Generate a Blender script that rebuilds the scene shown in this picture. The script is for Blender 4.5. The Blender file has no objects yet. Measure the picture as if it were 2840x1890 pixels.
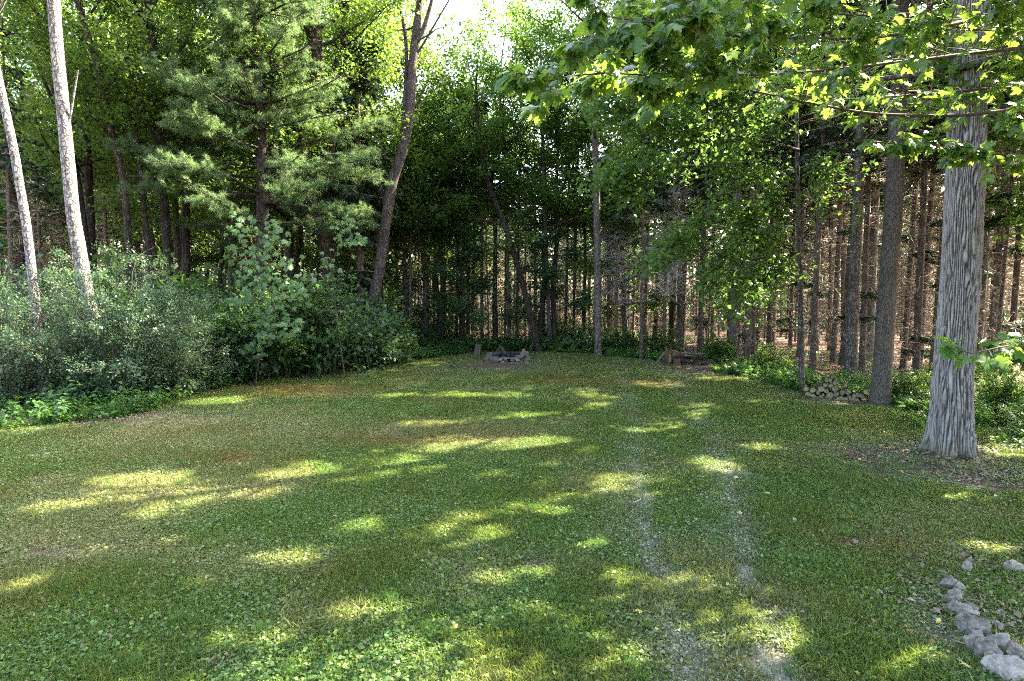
import bpy, bmesh, math, random
import numpy as np
from mathutils import Vector, Matrix, noise as mnoise

# ------------------------------------------------------------------ camera, sky, sun, exposure
scene = bpy.context.scene
CAM_H, PITCH, FPX = 2.6, math.radians(3.8), 577.0
cam_d = bpy.data.cameras.new('camera'); cam = bpy.data.objects.new('camera', cam_d)
scene.collection.objects.link(cam); scene.camera = cam
cam_d.sensor_width = 36.0; cam_d.lens = FPX / 1024 * 36.0; cam_d.clip_end = 2000
cam.location = (0, 0, CAM_H); cam.rotation_euler = (math.radians(90) - PITCH, 0, 0)

SUN_AZ, SUN_EL = math.radians(28), math.radians(42)       # azimuth from +X towards +Y (to the sun)
SUN = np.array([math.cos(SUN_EL) * math.cos(SUN_AZ), math.cos(SUN_EL) * math.sin(SUN_AZ), math.sin(SUN_EL)])
world = bpy.data.worlds.new('World'); scene.world = world; world.use_nodes = True
wn = world.node_tree.nodes; wl = world.node_tree.links; wn.clear()
sky = wn.new('ShaderNodeTexSky'); sky.sky_type = 'NISHITA'; sky.sun_disc = False
sky.sun_elevation = SUN_EL; sky.sun_rotation = math.radians(90) - SUN_AZ
sky.air_density = 1.0; sky.dust_density = 5.0; sky.ozone_density = 0.0
bg = wn.new('ShaderNodeBackground'); bg.inputs['Strength'].default_value = 0.15
wo = wn.new('ShaderNodeOutputWorld'); wl.new(sky.outputs[0], bg.inputs[0]); wl.new(bg.outputs[0], wo.inputs[0])
sl = bpy.data.lights.new('sun', 'SUN'); sl.energy = 5.0; sl.angle = math.radians(0.45); sl.color = (1.0, 0.91, 0.70)
so = bpy.data.objects.new('sun', sl); scene.collection.objects.link(so)
so.rotation_euler = Vector((-SUN[0], -SUN[1], -SUN[2])).to_track_quat('-Z', 'Y').to_euler()
scene.view_settings.view_transform = 'Standard'; scene.view_settings.look = 'None'
scene.view_settings.exposure = 3.3; scene.view_settings.gamma = 1.0
cy = scene.cycles
cy.max_bounces = 5; cy.diffuse_bounces = 3; cy.glossy_bounces = 2; cy.transmission_bounces = 4
cy.transparent_max_bounces = 4; cy.caustics_reflective = False; cy.caustics_refractive = False
cy.use_denoising = False; cy.use_adaptive_sampling = False; cy.filter_width = 1.1;  cy.sample_clamp_indirect = 4.0
try:
    cy.denoiser = 'OPENIMAGEDENOISE'; cy.denoising_input_passes = 'RGB_ALBEDO_NORMAL'; cy.denoising_prefilter = 'ACCURATE'
except Exception: pass

# ------------------------------------------------------------------ surveying helpers
CT, ST = math.cos(PITCH), math.sin(PITCH)
def ray(px, py):
    a = (px - 512) / FPX; b = (py - 340.5) / FPX
    return np.array([a, CT - b * ST, -ST - b * CT])
def spot(px, py):                       # ground point seen at a picture position of the survey
    d = ray(px, py); return d * (CAM_H / -d[2]) + np.array([0, 0, CAM_H])
def at(px, py, Y):                      # point at distance Y
    d = ray(px, py); return d * (Y / d[1]) + np.array([0, 0, CAM_H])
def cosx(px): return 1 / math.sqrt(1 + ((px - 512) / FPX) ** 2)     # a trunk off to the side spans more picture than its girth
def nrm(a): return a / np.maximum(np.linalg.norm(a, axis=-1, keepdims=True), 1e-9)
_rt = np.random.default_rng(7).random((256, 256))
def vn2(x, y):                          # value noise 0..1
    x = np.asarray(x, float); y = np.asarray(y, float)
    xi = np.floor(x).astype(int); yi = np.floor(y).astype(int); fx = x - xi; fy = y - yi
    fx = fx * fx * (3 - 2 * fx); fy = fy * fy * (3 - 2 * fy)
    g = lambda i, j: _rt[i & 255, j & 255]
    return (g(xi, yi) * (1 - fx) + g(xi + 1, yi) * fx) * (1 - fy) + (g(xi, yi + 1) * (1 - fx) + g(xi + 1, yi + 1) * fx) * fy
def fbm(x, y, o=4):
    s = 0; a = .5
    for k in range(o): s = s + a * vn2(x * 2 ** k + 17 * k, y * 2 ** k - 9 * k); a *= .5
    return s

# ------------------------------------------------------------------ gaps in the canopy: where sun reaches
PATCH = [(300,1130,190,52),(410,1152,130,46),(560,1152,90,22),(640,1110,120,22),(915,1098,135,32),(775,1118,110,20),(1000,1030,110,20),
 (870,1040,70,14),(1070,995,140,13),(1180,968,80,18),(1270,988,50,12),(1185,1028,150,20),(1175,1055,90,16),(1100,1100,60,12),(1275,965,70,10),
 (1370,985,50,10),(1480,975,110,15),(1535,950,50,12),(1605,945,55,12),(1505,890,100,13),(1660,877,120,9),(1080,1365,130,42),(800,1425,200,36),
 (590,1305,100,22),(1020,1295,110,20),(1110,1260,90,18),(1060,1205,80,10),(1240,1195,120,10),(320,1490,110,40),(1060,1545,250,52),(1210,1450,110,22),
 (1640,1445,90,60),(1790,1500,120,80),(2050,1525,150,60),(1360,1115,60,14),(1660,1160,60,10),(2210,1160,90,14),(2260,1285,130,24),(2310,1050,90,22),
 (100,1185,140,28),(20,1370,60,40),(1310,910,40,8),(480,930,110,14),(985,828,60,7),(330,1200,90,16),(2330,1390,70,40),(2330,1530,50,40),(1440,1000,60,8),
 (700,1080,80,10),(940,1060,70,10),(1740,930,70,8),(1530,1005,60,7),(1350,955,50,7),(2000,1560,90,30),(180,1290,60,12)]
_pr = random.Random(77)
for _ in range(26): PATCH.append((_pr.uniform(900, 1760), _pr.uniform(900, 1085), _pr.uniform(35, 110), _pr.uniform(5, 11)))
for _ in range(16): PATCH.append((_pr.uniform(150, 1500), _pr.uniform(1110, 1540), _pr.uniform(35, 90), _pr.uniform(8, 20)))
_E = []
for cx, cy_, w, h in PATCH:
    k = 2356 / 1024
    a = spot((cx - w / 2) / k, cy_ / k); b = spot((cx + w / 2) / k, cy_ / k)
    c = spot(cx / k, (cy_ - h / 2) / k); d = spot(cx / k, (cy_ + h / 2) / k); m = spot(cx / k, cy_ / k)
    _E.append((m[0], m[1], (b[0] - a[0]) / 2 * 1.05 + .03 + .009 * m[1], max(abs(c[1] - d[1]) / 2, .1) * 1.05 + .03 + .013 * m[1]))
_E = np.array(_E)
_CAP = []                                # (x,y,z,r) points that stand in the sun
def sunpt(p, r): _CAP.append((p[0], p[1], p[2], r))
def keep(P):
    """True where a leaf may stay: points whose shadow would fall on a sunlit spot are gaps in the crown."""
    P = np.asarray(P); ok = np.ones(len(P), bool)
    if not len(P): return ok
    q = P[:, :2] - SUN[:2] * (P[:, 2:3] / SUN[2])
    for ex, ey, ea, eb in _E:
        ok &= ((q[:, 0] - ex) / ea) ** 2 + ((q[:, 1] - ey) / eb) ** 2 > 1
    for x, y, z, r in _CAP:
        d = P - np.array([x, y, z]); t = d @ SUN
        dd = (d * d).sum(1) - t * t
        ok &= ~((t > .5) & (dd < r * r))
    return ok

# ------------------------------------------------------------------ mesh helpers
class Geo:
    def __init__(s): s.v = []; s.f = []; s.t = []; s.m = []; s.n = 0
    def add(s, v, f, mat=0, tint=0.5):
        v = np.asarray(v, float); f = np.asarray(f, int)
        if not len(v) or not len(f): return
        s.v.append(v); s.f.append(f + s.n); s.m.append(np.full(len(f), mat)); s.n += len(v)
        s.t.append(np.full(len(v), tint, float) if np.isscalar(tint) else np.asarray(tint, float))
    def mesh(s, name, mats, smooth=True):
        me = bpy.data.meshes.new(name)
        if s.n:
            V = np.concatenate(s.v).astype(np.float32)
            L = np.concatenate([f.ravel() for f in s.f]).astype(np.int32)
            S = np.concatenate([np.full(len(f), f.shape[1]) for f in s.f])
            me.vertices.add(len(V)); me.vertices.foreach_set('co', V.ravel())
            me.loops.add(len(L)); me.loops.foreach_set('vertex_index', L)
            me.polygons.add(len(S)); me.polygons.foreach_set('loop_start', np.concatenate([[0], np.cumsum(S)[:-1]]).astype(np.int32))
            me.polygons.foreach_set('material_index', np.concatenate(s.m).astype(np.int32))
            me.polygons.foreach_set('use_smooth', np.full(len(S), smooth))
            at_ = me.attributes.new('tint', 'FLOAT', 'POINT'); at_.data.foreach_set('value', np.concatenate(s.t).astype(np.float32))
            me.update(calc_edges=True)
        for m in (mats if isinstance(mats, (list, tuple)) else [mats]): me.materials.append(m)
        return me
def tube(g, P, R, n=6, mat=0, tint=0.5, cap=False, ref=None):
    P = np.asarray(P, float); R = np.broadcast_to(np.asarray(R, float), (len(P),))
    T = nrm(np.gradient(P, axis=0))
    if ref is None: ref = np.array([1.0, 0, 0]) if abs(T[:, 0]).mean() < .7 else np.array([0, 0, 1.0])
    U = nrm(np.cross(np.cross(T, ref), T)); W = np.cross(T, U)
    a = np.linspace(0, 2 * math.pi, n, endpoint=False)
    V = P[:, None] + R[:, None, None] * (np.cos(a)[None, :, None] * U[:, None] + np.sin(a)[None, :, None] * W[:, None])
    i = np.arange(len(P) - 1)[:, None] * n; j = np.arange(n)[None]
    F = np.stack([i + j, i + (j + 1) % n, i + n + (j + 1) % n, i + n + j], -1).reshape(-1, 4)
    g.add(V.reshape(-1, 3), F, mat, tint)
    if cap:
        g.add(np.concatenate([V[-1], P[-1:]]), np.stack([np.arange(n), (np.arange(n) + 1) % n, np.full(n, n)], -1), mat, tint)
def ribbons(g, A, B, w, rng, mat=0, tint=.5):
    """many thin twigs A->B as two crossed-free three-sided slivers"""
    D = nrm(B - A); r = nrm(rng.normal(size=A.shape)); S = nrm(np.cross(D, r)); Q = np.cross(D, S)
    w = np.broadcast_to(np.asarray(w, float), (len(A),))[:, None]
    V = np.stack([A + S * w, A - S * w * .5 + Q * w * .87, A - S * w * .5 - Q * w * .87, B], 1)
    k = np.arange(len(A))[:, None] * 4
    F = np.concatenate([k + np.array([0, 1, 3]), k + np.array([1, 2, 3]), k + np.array([2, 0, 3])])
    g.add(V.reshape(-1, 3), F, mat, np.repeat(tint, 4) if not np.isscalar(tint) else tint)
def kites(g, C, D, N, L, W, fold, tint, mat=0, droop=.0, mid=.45):
    D = nrm(D); S = nrm(np.cross(D, N)); N = np.cross(S, D)
    L = np.broadcast_to(np.asarray(L, float), (len(C),))[:, None]; W = np.broadcast_to(np.asarray(W, float), (len(C),))[:, None]
    m = C + D * L * mid
    V = np.stack([C, m + S * W / 2 + N * fold * W, C + D * L - N * droop * L, m - S * W / 2 + N * fold * W], 1)
    k = np.arange(len(C))[:, None] * 4
    g.add(V.reshape(-1, 3), k + np.arange(4), mat, np.repeat(tint, 4))
def lerp_path(P, n):
    P = np.asarray(P, float); d = np.concatenate([[0], np.cumsum(np.linalg.norm(np.diff(P, axis=0), axis=1))])
    t = np.linspace(0, d[-1], n)
    Q = np.stack([np.interp(t, d, P[:, i]) for i in range(3)], 1)
    for _ in range(2): Q[1:-1] = (Q[:-2] + 2 * Q[1:-1] + Q[2:]) / 4
    return Q
def limb_path(p, d, L, rng, up=.25, wob=.12, n=6):
    P = [np.array(p, float)]; d = nrm(np.array(d, float))
    for k in range(n):
        d = nrm(d + rng.normal(size=3) * wob + np.array([0, 0, up / n])); P.append(P[-1] + d * L / n)
    return np.array(P)

# ------------------------------------------------------------------ object helpers
COL = scene.collection
def tag(o, label=None, cat=None, group=None, kind=None):
    if label: o['label'] = label
    if cat: o['category'] = cat
    if group: o['group'] = group
    if kind: o['kind'] = kind
    return o
def thing(name, label, cat, loc=(0, 0, 0), group=None):
    o = bpy.data.objects.new(name, None); COL.objects.link(o); o.location = loc; o.empty_display_size = .2
    return tag(o, label, cat, group)
def obj(name, me, parent=None):
    o = bpy.data.objects.new(name, me); COL.objects.link(o)
    if parent is not None: o.parent = parent
    return o

# ------------------------------------------------------------------ materials
def newmat(name):
    m = bpy.data.materials.new(name); m.use_nodes = True; nt = m.node_tree; nt.nodes.clear()
    out = nt.nodes.new('ShaderNodeOutputMaterial')
    return m, nt, out
def N(nt, t, **kw):
    n = nt.nodes.new(t)
    for k, v in kw.items():
        if k in n.inputs.keys(): n.inputs[k].default_value = v
        else: setattr(n, k, v)
    return n
def ramp(nt, fac, stops):
    r = nt.nodes.new('ShaderNodeValToRGB'); e = r.color_ramp.elements
    while len(e) < len(stops): e.new(.5)
    for x, (p, c) in zip(e, stops): x.position = p; x.color = (*c, 1)
    nt.links.new(fac, r.inputs[0]); return r.outputs[0]
def mathn(nt, op, a, b=0.0):
    n = nt.nodes.new('ShaderNodeMath'); n.operation = op
    for i, x in enumerate((a, b)):
        if isinstance(x, (int, float)): n.inputs[i].default_value = x
        else: nt.links.new(x, n.inputs[i])
    return n.outputs[0]
def mixc(nt, fac, a, b, mode='MIX'):
    n = nt.nodes.new('ShaderNodeMix'); n.data_type = 'RGBA'; n.blend_type = mode
    for s, x in ((0, fac), (6, a), (7, b)):
        if isinstance(x, (int, float)): n.inputs[s].default_value = x
        elif isinstance(x, tuple): n.inputs[s].default_value = (*x, 1)
        else: nt.links.new(x, n.inputs[s])
    return n.outputs[2]
def noise_n(nt, scale, vec=None, detail=4, rough=.55):
    n = nt.nodes.new('ShaderNodeTexNoise'); n.inputs['Scale'].default_value = scale; n.inputs['Detail'].default_value = detail
    n.inputs['Roughness'].default_value = rough
    if vec is not None: nt.links.new(vec, n.inputs['Vector'])
    return n.outputs['Fac']
def leafmat(name, dark, midc, light, trans, tf=.4, rough=.45, spec=.35):
    m, nt, out = newmat(name)
    a = N(nt, 'ShaderNodeAttribute', attribute_name='tint'); oi = nt.nodes.new('ShaderNodeObjectInfo')
    f = mathn(nt, 'ADD', mathn(nt, 'MULTIPLY', a.outputs['Fac'], .8), mathn(nt, 'MULTIPLY', oi.outputs['Random'], .2))
    col = ramp(nt, f, [(0, dark), (.5, midc), (1, light)])
    p = N(nt, 'ShaderNodeBsdfPrincipled'); p.inputs['Roughness'].default_value = rough; p.inputs['Specular IOR Level'].default_value = spec
    nt.links.new(col, p.inputs['Base Color'])
    t = nt.nodes.new('ShaderNodeBsdfTranslucent'); nt.links.new(mixc(nt, .6, col, trans), t.inputs['Color'])
    mx = nt.nodes.new('ShaderNodeMixShader'); mx.inputs[0].default_value = tf
    nt.links.new(p.outputs[0], mx.inputs[1]); nt.links.new(t.outputs[0], mx.inputs[2]); nt.links.new(mx.outputs[0], out.inputs[0])
    return m
def barkmat(name, c0, c1, c2, zs=.12, sc=9, bump=.6, lichen=None, rough=.9, crack=None):
    m, nt, out = newmat(name)
    tc = nt.nodes.new('ShaderNodeTexCoord'); mp = nt.nodes.new('ShaderNodeMapping'); mp.inputs['Scale'].default_value = (1, 1, zs)
    nt.links.new(tc.outputs['Object'], mp.inputs['Vector'])
    n1 = noise_n(nt, sc * 2.2, mp.outputs[0], 8, .7); n2 = noise_n(nt, 2.2, tc.outputs['Object'], 3)
    h = mathn(nt, 'ADD', mathn(nt, 'MULTIPLY', n1, .75), mathn(nt, 'MULTIPLY', n2, .25))
    col = ramp(nt, h, [(.38, c0), (.5, c1), (.6, c2)])
    if lichen:
        n3 = noise_n(nt, 5.5, tc.outputs['Object'], 5, .65)
        col = mixc(nt, ramp(nt, n3, [(.56, (0, 0, 0)), (.64, (1, 1, 1))]), col, lichen)
    hgt = n1
    if crack:
        wv = nt.nodes.new('ShaderNodeVectorMath'); wv.operation = 'MULTIPLY_ADD'; nn = nt.nodes.new('ShaderNodeTexNoise'); nn.inputs['Scale'].default_value = 9; nn.inputs['Detail'].default_value = 3
        nt.links.new(tc.outputs['Object'], nn.inputs['Vector']); nt.links.new(nn.outputs['Color'], wv.inputs[0]); wv.inputs[1].default_value = (.12, .12, .2); nt.links.new(tc.outputs['Object'], wv.inputs[2])
        m2 = nt.nodes.new('ShaderNodeMapping'); m2.inputs['Scale'].default_value = (1, 1, crack[1]); nt.links.new(wv.outputs[0], m2.inputs['Vector'])
        vo = nt.nodes.new('ShaderNodeTexVoronoi'); vo.feature = 'DISTANCE_TO_EDGE'; vo.inputs['Scale'].default_value = crack[0]; nt.links.new(m2.outputs[0], vo.inputs['Vector'])
        ed = ramp(nt, vo.outputs['Distance'], [(0, (0, 0, 0)), (crack[2], (1, 1, 1))]); col = mixc(nt, ed, tuple(.75 * x for x in c0), col)
        hgt = mathn(nt, 'ADD', mathn(nt, 'MULTIPLY', n1, .6), mathn(nt, 'MULTIPLY', ed, .6))
    oi = nt.nodes.new('ShaderNodeObjectInfo')
    col = mixc(nt, 1.0, col, ramp(nt, oi.outputs['Random'], [(0, (.7, .7, .72)), (1, (1.15, 1.1, 1.05))]), 'MULTIPLY')
    p = N(nt, 'ShaderNodeBsdfPrincipled'); p.inputs['Roughness'].default_value = rough; p.inputs['Specular IOR Level'].default_value = .2
    nt.links.new(col, p.inputs['Base Color'])
    b = nt.nodes.new('ShaderNodeBump'); b.inputs['Strength'].default_value = min(1, bump * 1.3); b.inputs['Distance'].default_value = .05
    nt.links.new(hgt, b.inputs['Height']); nt.links.new(b.outputs[0], p.inputs['Normal']); nt.links.new(p.outputs[0], out.inputs[0])
    return m
def plainmat(name, c0, c1, sc=8, bump=.3, rough=.85, stretch=(1, 1, 1), dist=.02):
    m, nt, out = newmat(name)
    tc = nt.nodes.new('ShaderNodeTexCoord'); mp = nt.nodes.new('ShaderNodeMapping'); mp.inputs['Scale'].default_value = stretch
    nt.links.new(tc.outputs['Object'], mp.inputs['Vector'])
    n1 = noise_n(nt, sc, mp.outputs[0], 6, .6); oi = nt.nodes.new('ShaderNodeObjectInfo')
    col = ramp(nt, mathn(nt, 'ADD', n1, mathn(nt, 'MULTIPLY', mathn(nt, 'SUBTRACT', oi.outputs['Random'], .5), .25)), [(.3, c0), (.7, c1)])
    p = N(nt, 'ShaderNodeBsdfPrincipled'); p.inputs['Roughness'].default_value = rough; p.inputs['Specular IOR Level'].default_value = .25
    nt.links.new(col, p.inputs['Base Color'])
    b = nt.nodes.new('ShaderNodeBump'); b.inputs['Strength'].default_value = bump; b.inputs['Distance'].default_value = dist
    nt.links.new(n1, b.inputs['Height']); nt.links.new(b.outputs[0], p.inputs['Normal']); nt.links.new(p.outputs[0], out.inputs[0])
    return m
M = {}
M['leaf_a'] = leafmat('leaf_green', (.03, .07, .015), (.055, .115, .022), (.10, .17, .04), (.24, .44, .06), .46)
M['leaf_b'] = leafmat('leaf_yellow_green', (.04, .085, .018), (.07, .135, .026), (.125, .195, .045), (.31, .47, .06), .48)
M['leaf_c'] = leafmat('leaf_blue_green', (.028, .07, .035), (.045, .105, .05), (.085, .15, .07), (.18, .36, .07), .42, .4, .45)
M['leaf_maple'] = leafmat('leaf_maple', (.035, .095, .03), (.06, .145, .035), (.10, .19, .04), (.40, .58, .05), .5, .33, .5)
M['leaf_bush'] = leafmat('leaf_bush', (.04, .08, .04), (.065, .12, .06), (.13, .195, .11), (.15, .29, .09), .32, .42, .5)
M['leaf_vine'] = leafmat('leaf_vine', (.05, .12, .04), (.09, .18, .06), (.15, .24, .09), (.26, .42, .08), .35, .5, .4)
M['needle_pine'] = leafmat('needle_pine', (.06, .12, .06), (.11, .18, .085), (.18, .25, .11), (.32, .48, .14), .45, .5, .3)
M['needle_spruce'] = leafmat('needle_spruce', (.012, .03, .016), (.022, .048, .024), (.05, .08, .03), (.06, .12, .03), .22, .55, .3)
M['plant'] = leafmat('undergrowth_leaf', (.035, .09, .022), (.065, .155, .035), (.12, .22, .055), (.22, .42, .05), .4, .45, .35)
M['twig_dead'] = plainmat('dead_twig', (.19, .14, .10), (.42, .33, .25), 3, .1)
M['twig_lichen'] = plainmat('lichen_twig', (.27, .26, .24), (.5, .49, .46), 3, .1)
M['twig'] = plainmat('twig', (.05, .04, .03), (.11, .09, .07), 4, .1)
M['bark_grey'] = barkmat('bark_grey', (.07, .06, .052), (.15, .135, .12), (.24, .22, .20), .1, 10, .7, (.30, .30, .27), crack=(16, .3, .12))
M['bark_dark'] = barkmat('bark_dark', (.03, .025, .02), (.07, .057, .046), (.13, .11, .095), .15, 9, .8, crack=(15, .35, .16))
M['bark_spruce'] = barkmat('bark_spruce', (.075, .058, .045), (.155, .125, .102), (.26, .22, .185), .5, 14, .6, (.26, .26, .22), crack=(22, .5, .12))
M['bark_flaky'] = barkmat('bark_flaky', (.13, .115, .11), (.38, .36, .35), (.60, .58, .57), .45, 7, 1.0, crack=(13, .5, .17))
M['bark_smooth'] = barkmat('bark_smooth', (.12, .10, .083), (.19, .163, .138), (.27, .24, .21), .06, 26, .7, crack=(34, .14, .1))
M['bark_cherry'] = barkmat('bark_cherry', (.05, .037, .037), (.11, .09, .09), (.2, .175, .18), .5, 8, .9, (.2, .17, .06), crack=(16, .7, .15))

# ------------------------------------------------------------------ ground
EDGE_L = [spot(*p) for p in [(-60, 446), (0, 432), (130, 417), (196, 393), (261, 382), (378, 367), (435, 358), (480, 353.5)]]
EDGE_R = [spot(*p) for p in [(921, 417), (874, 406), (801, 393), (739, 376), (652, 361), (565, 353.5)]]
YF = EDGE_L[-1][1]
def XL(y): return np.interp(y, [-9] + [p[1] for p in EDGE_L], [-14] + [p[0] for p in EDGE_L])
def XR(y): return np.interp(y, [-9, 8.5, 10.5] + [p[1] for p in EDGE_R], [15, 15, 11] + [p[0] for p in EDGE_R])
k_ = 2356 / 1024
def ell(cx, cy_, w, h):
    m = spot(cx / k_, cy_ / k_); a = spot((cx + w / 2) / k_, cy_ / k_)[0] - m[0]
    b = abs(spot(cx / k_, (cy_ - h / 2) / k_)[1] - spot(cx / k_, (cy_ + h / 2) / k_)[1]) / 2
    return m[0], m[1], a, b
BARE = [ell(*e) for e in [(2080,1065,340,80),(2200,1060,260,90),(2170,1500,170,150),(2130,1400,130,60),(480,1530,200,70),(1150,845,190,30),(1590,855,170,26),
 (330,965,330,44),(2280,1120,200,50),(1230,1300,90,60),(1930,925,170,26),(2320,1440,120,160),(110,1290,160,60),(1760,1400,90,120),(1790,1500,90,80)]]
MOSS = [ell(*e) for e in [(760,1330,180,60),(1960,1260,200,60),(2110,1390,110,40),(1250,1560,250,40),(560,1060,200,40),(1500,885,150,20),(900,1020,300,30),(700,900,300,30),(1330,880,200,20)]]
DRY = [ell(*e) for e in [(300,1140,520,130),(150,1250,400,120),(500,1000,600,90),(1060,1365,120,50),(800,1420,200,50),(1000,1000,500,60)]]
TRACKS = [[spot(*p)[:2] for p in t] for t in [[(690, 690), (668, 620), (650, 560), (642, 500), (636, 440), (622, 380), (618, 360)],
                                              [(790, 690), (752, 600), (740, 545), (735, 505), (722, 455), (690, 400), (668, 372)]]]
def emask(x, y, es, soft=.6):
    r = np.zeros_like(x)
    for ex, ey, ea, eb in es:
        d = np.sqrt(((x - ex) / ea) ** 2 + ((y - ey) / eb) ** 2); r = np.maximum(r, np.clip((1 + soft - d) / (2 * soft), 0, 1))
    return r
def tmask(x, y):
    r = np.zeros_like(x)
    for t in TRACKS:
        ty = np.array([p[1] for p in t]); tx = np.array([p[0] for p in t])
        d = np.abs(x - np.interp(y, ty, tx)); r = np.maximum(r, np.clip(1.25 - d / .24, 0, 1) * np.clip((13 - y) / 6, .3, 1) * (y < 26))
    return r
def masks(x, y):
    n = fbm(x * .9 + 3, y * .9); n2 = fbm(x * 2.7 + 31, y * 2.7 + 5)
    bare = np.clip(emask(x, y, BARE, .7) * (.15 + 1.7 * n2), 0, 1)
    rim = np.minimum(x - XL(y), XR(y) - x); bare = np.maximum(bare, np.clip(.55 - rim * .9, 0, .6) * n2 * 1.6)
    tr = tmask(x, y) * np.clip(n2 * 1.8 + .1, 0, 1)
    dry = np.clip(emask(x, y, DRY) * (.3 + n2) + np.clip((n - .5) * 3, 0, .5) + np.clip((y - 14) / 30, 0, .25), 0, 1)
    moss = np.clip(emask(x, y, MOSS) * (.2 + 1.5 * n2) + np.clip((fbm(x * 1.7 + 70, y * 1.7) - .56) * 4, 0, .6), 0, 1)
    return bare, tr, dry, moss
def gz(x, y): return .015 + .05 * fbm(np.asarray(x) * .35, np.asarray(y) * .35, 3) * np.clip(np.minimum(np.asarray(x) - XL(y), XR(y) - x), 0, 1)
def groundmat(name, lawn):
    m, nt, out = newmat(name)
    geo = nt.nodes.new('ShaderNodeNewGeometry'); pos = geo.outputs['Position']
    n1 = noise_n(nt, 1.3, pos, 6, .6); n2 = noise_n(nt, 14, pos, 6, .7); n3 = noise_n(nt, 60, pos, 4, .7)
    f = mathn(nt, 'ADD', mathn(nt, 'MULTIPLY', n2, .55), mathn(nt, 'MULTIPLY', n3, .45))
    soil = ramp(nt, f, [(.34, (.035, .026, .018)), (.5, (.09, .068, .05)), (.62, (.18, .14, .105)), (.7, (.3, .25, .2))])
    litter = ramp(nt, f, [(.36, (.045, .028, .02)), (.48, (.12, .076, .053)), (.6, (.22, .155, .115)), (.68, (.31, .25, .2))])
    if lawn:
        g = ramp(nt, f, [(.36, (.022, .032, .012)), (.5, (.05, .066, .02)), (.64, (.105, .11, .035))])
        moss = ramp(nt, f, [(.36, (.05, .035, .01)), (.5, (.11, .075, .02)), (.64, (.17, .12, .03))])
        dryc = ramp(nt, f, [(.36, (.06, .055, .025)), (.5, (.13, .12, .055)), (.64, (.22, .19, .10))])
        A = lambda n: N(nt, 'ShaderNodeAttribute', attribute_name=n).outputs['Fac']
        col = mixc(nt, A('dry'), g, dryc); col = mixc(nt, A('moss'), col, moss)
        col = mixc(nt, A('track'), col, ramp(nt, f, [(.36, (.16, .155, .13)), (.64, (.40, .385, .33))])); col = mixc(nt, A('bare'), col, soil)
    else: col = litter
    p = N(nt, 'ShaderNodeBsdfPrincipled'); p.inputs['Roughness'].default_value = .95; p.inputs['Specular IOR Level'].default_value = .1
    nt.links.new(col, p.inputs['Base Color'])
    b = nt.nodes.new('ShaderNodeBump'); b.inputs['Strength'].default_value = .8; b.inputs['Distance'].default_value = .03
    nt.links.new(f, b.inputs['Height']); nt.links.new(b.outputs[0], p.inputs['Normal']); nt.links.new(p.outputs[0], out.inputs[0])
    return m
g = Geo(); s_ = 600
g.add([(-s_, -s_, 0), (s_, -s_, 0), (s_, s_, 0), (-s_, s_, 0)], [(0, 1, 2, 3)])
tag(obj('forest_floor', g.mesh('forest_floor', groundmat('leaf_litter', False))), 'brown leaf litter floor under the trees', kind='structure')
ys = np.concatenate([np.linspace(-9, 3, 40), np.linspace(3.1, 14, 190), np.linspace(14.1, YF, 130)]); us = np.linspace(0, 1, 200)
yy, uu = np.meshgrid(ys, us, indexing='ij'); wob = (fbm(yy * .8, uu * 0 + 3) - .5) * .8
xx = XL(yy) + wob * (1 - uu) + (XR(yy) - wob * uu - XL(yy)) * uu
zz = gz(xx, yy) + .012 * fbm(xx * 6, yy * 6, 3)
zz = np.where((uu < .004) | (uu > .996) | (yy > YF - .05), .004, zz)
g = Geo(); nu = len(us)
i = np.arange(len(ys) - 1)[:, None] * nu; j = np.arange(nu - 1)[None]
g.add(np.stack([xx, yy, zz], -1).reshape(-1, 3), np.stack([i + j, i + j + 1, i + nu + j + 1, i + nu + j], -1).reshape(-1, 4))
me = g.mesh('lawn', groundmat('lawn_soil', True))
for nm, arr in zip(('bare', 'track', 'dry', 'moss'), masks(xx.ravel(), yy.ravel())):
    a_ = me.attributes.new(nm, 'FLOAT', 'POINT'); a_.data.foreach_set('value', arr.astype(np.float32))
tag(obj('lawn', me), 'patchy mown lawn in the forest clearing', kind='structure')

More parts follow.
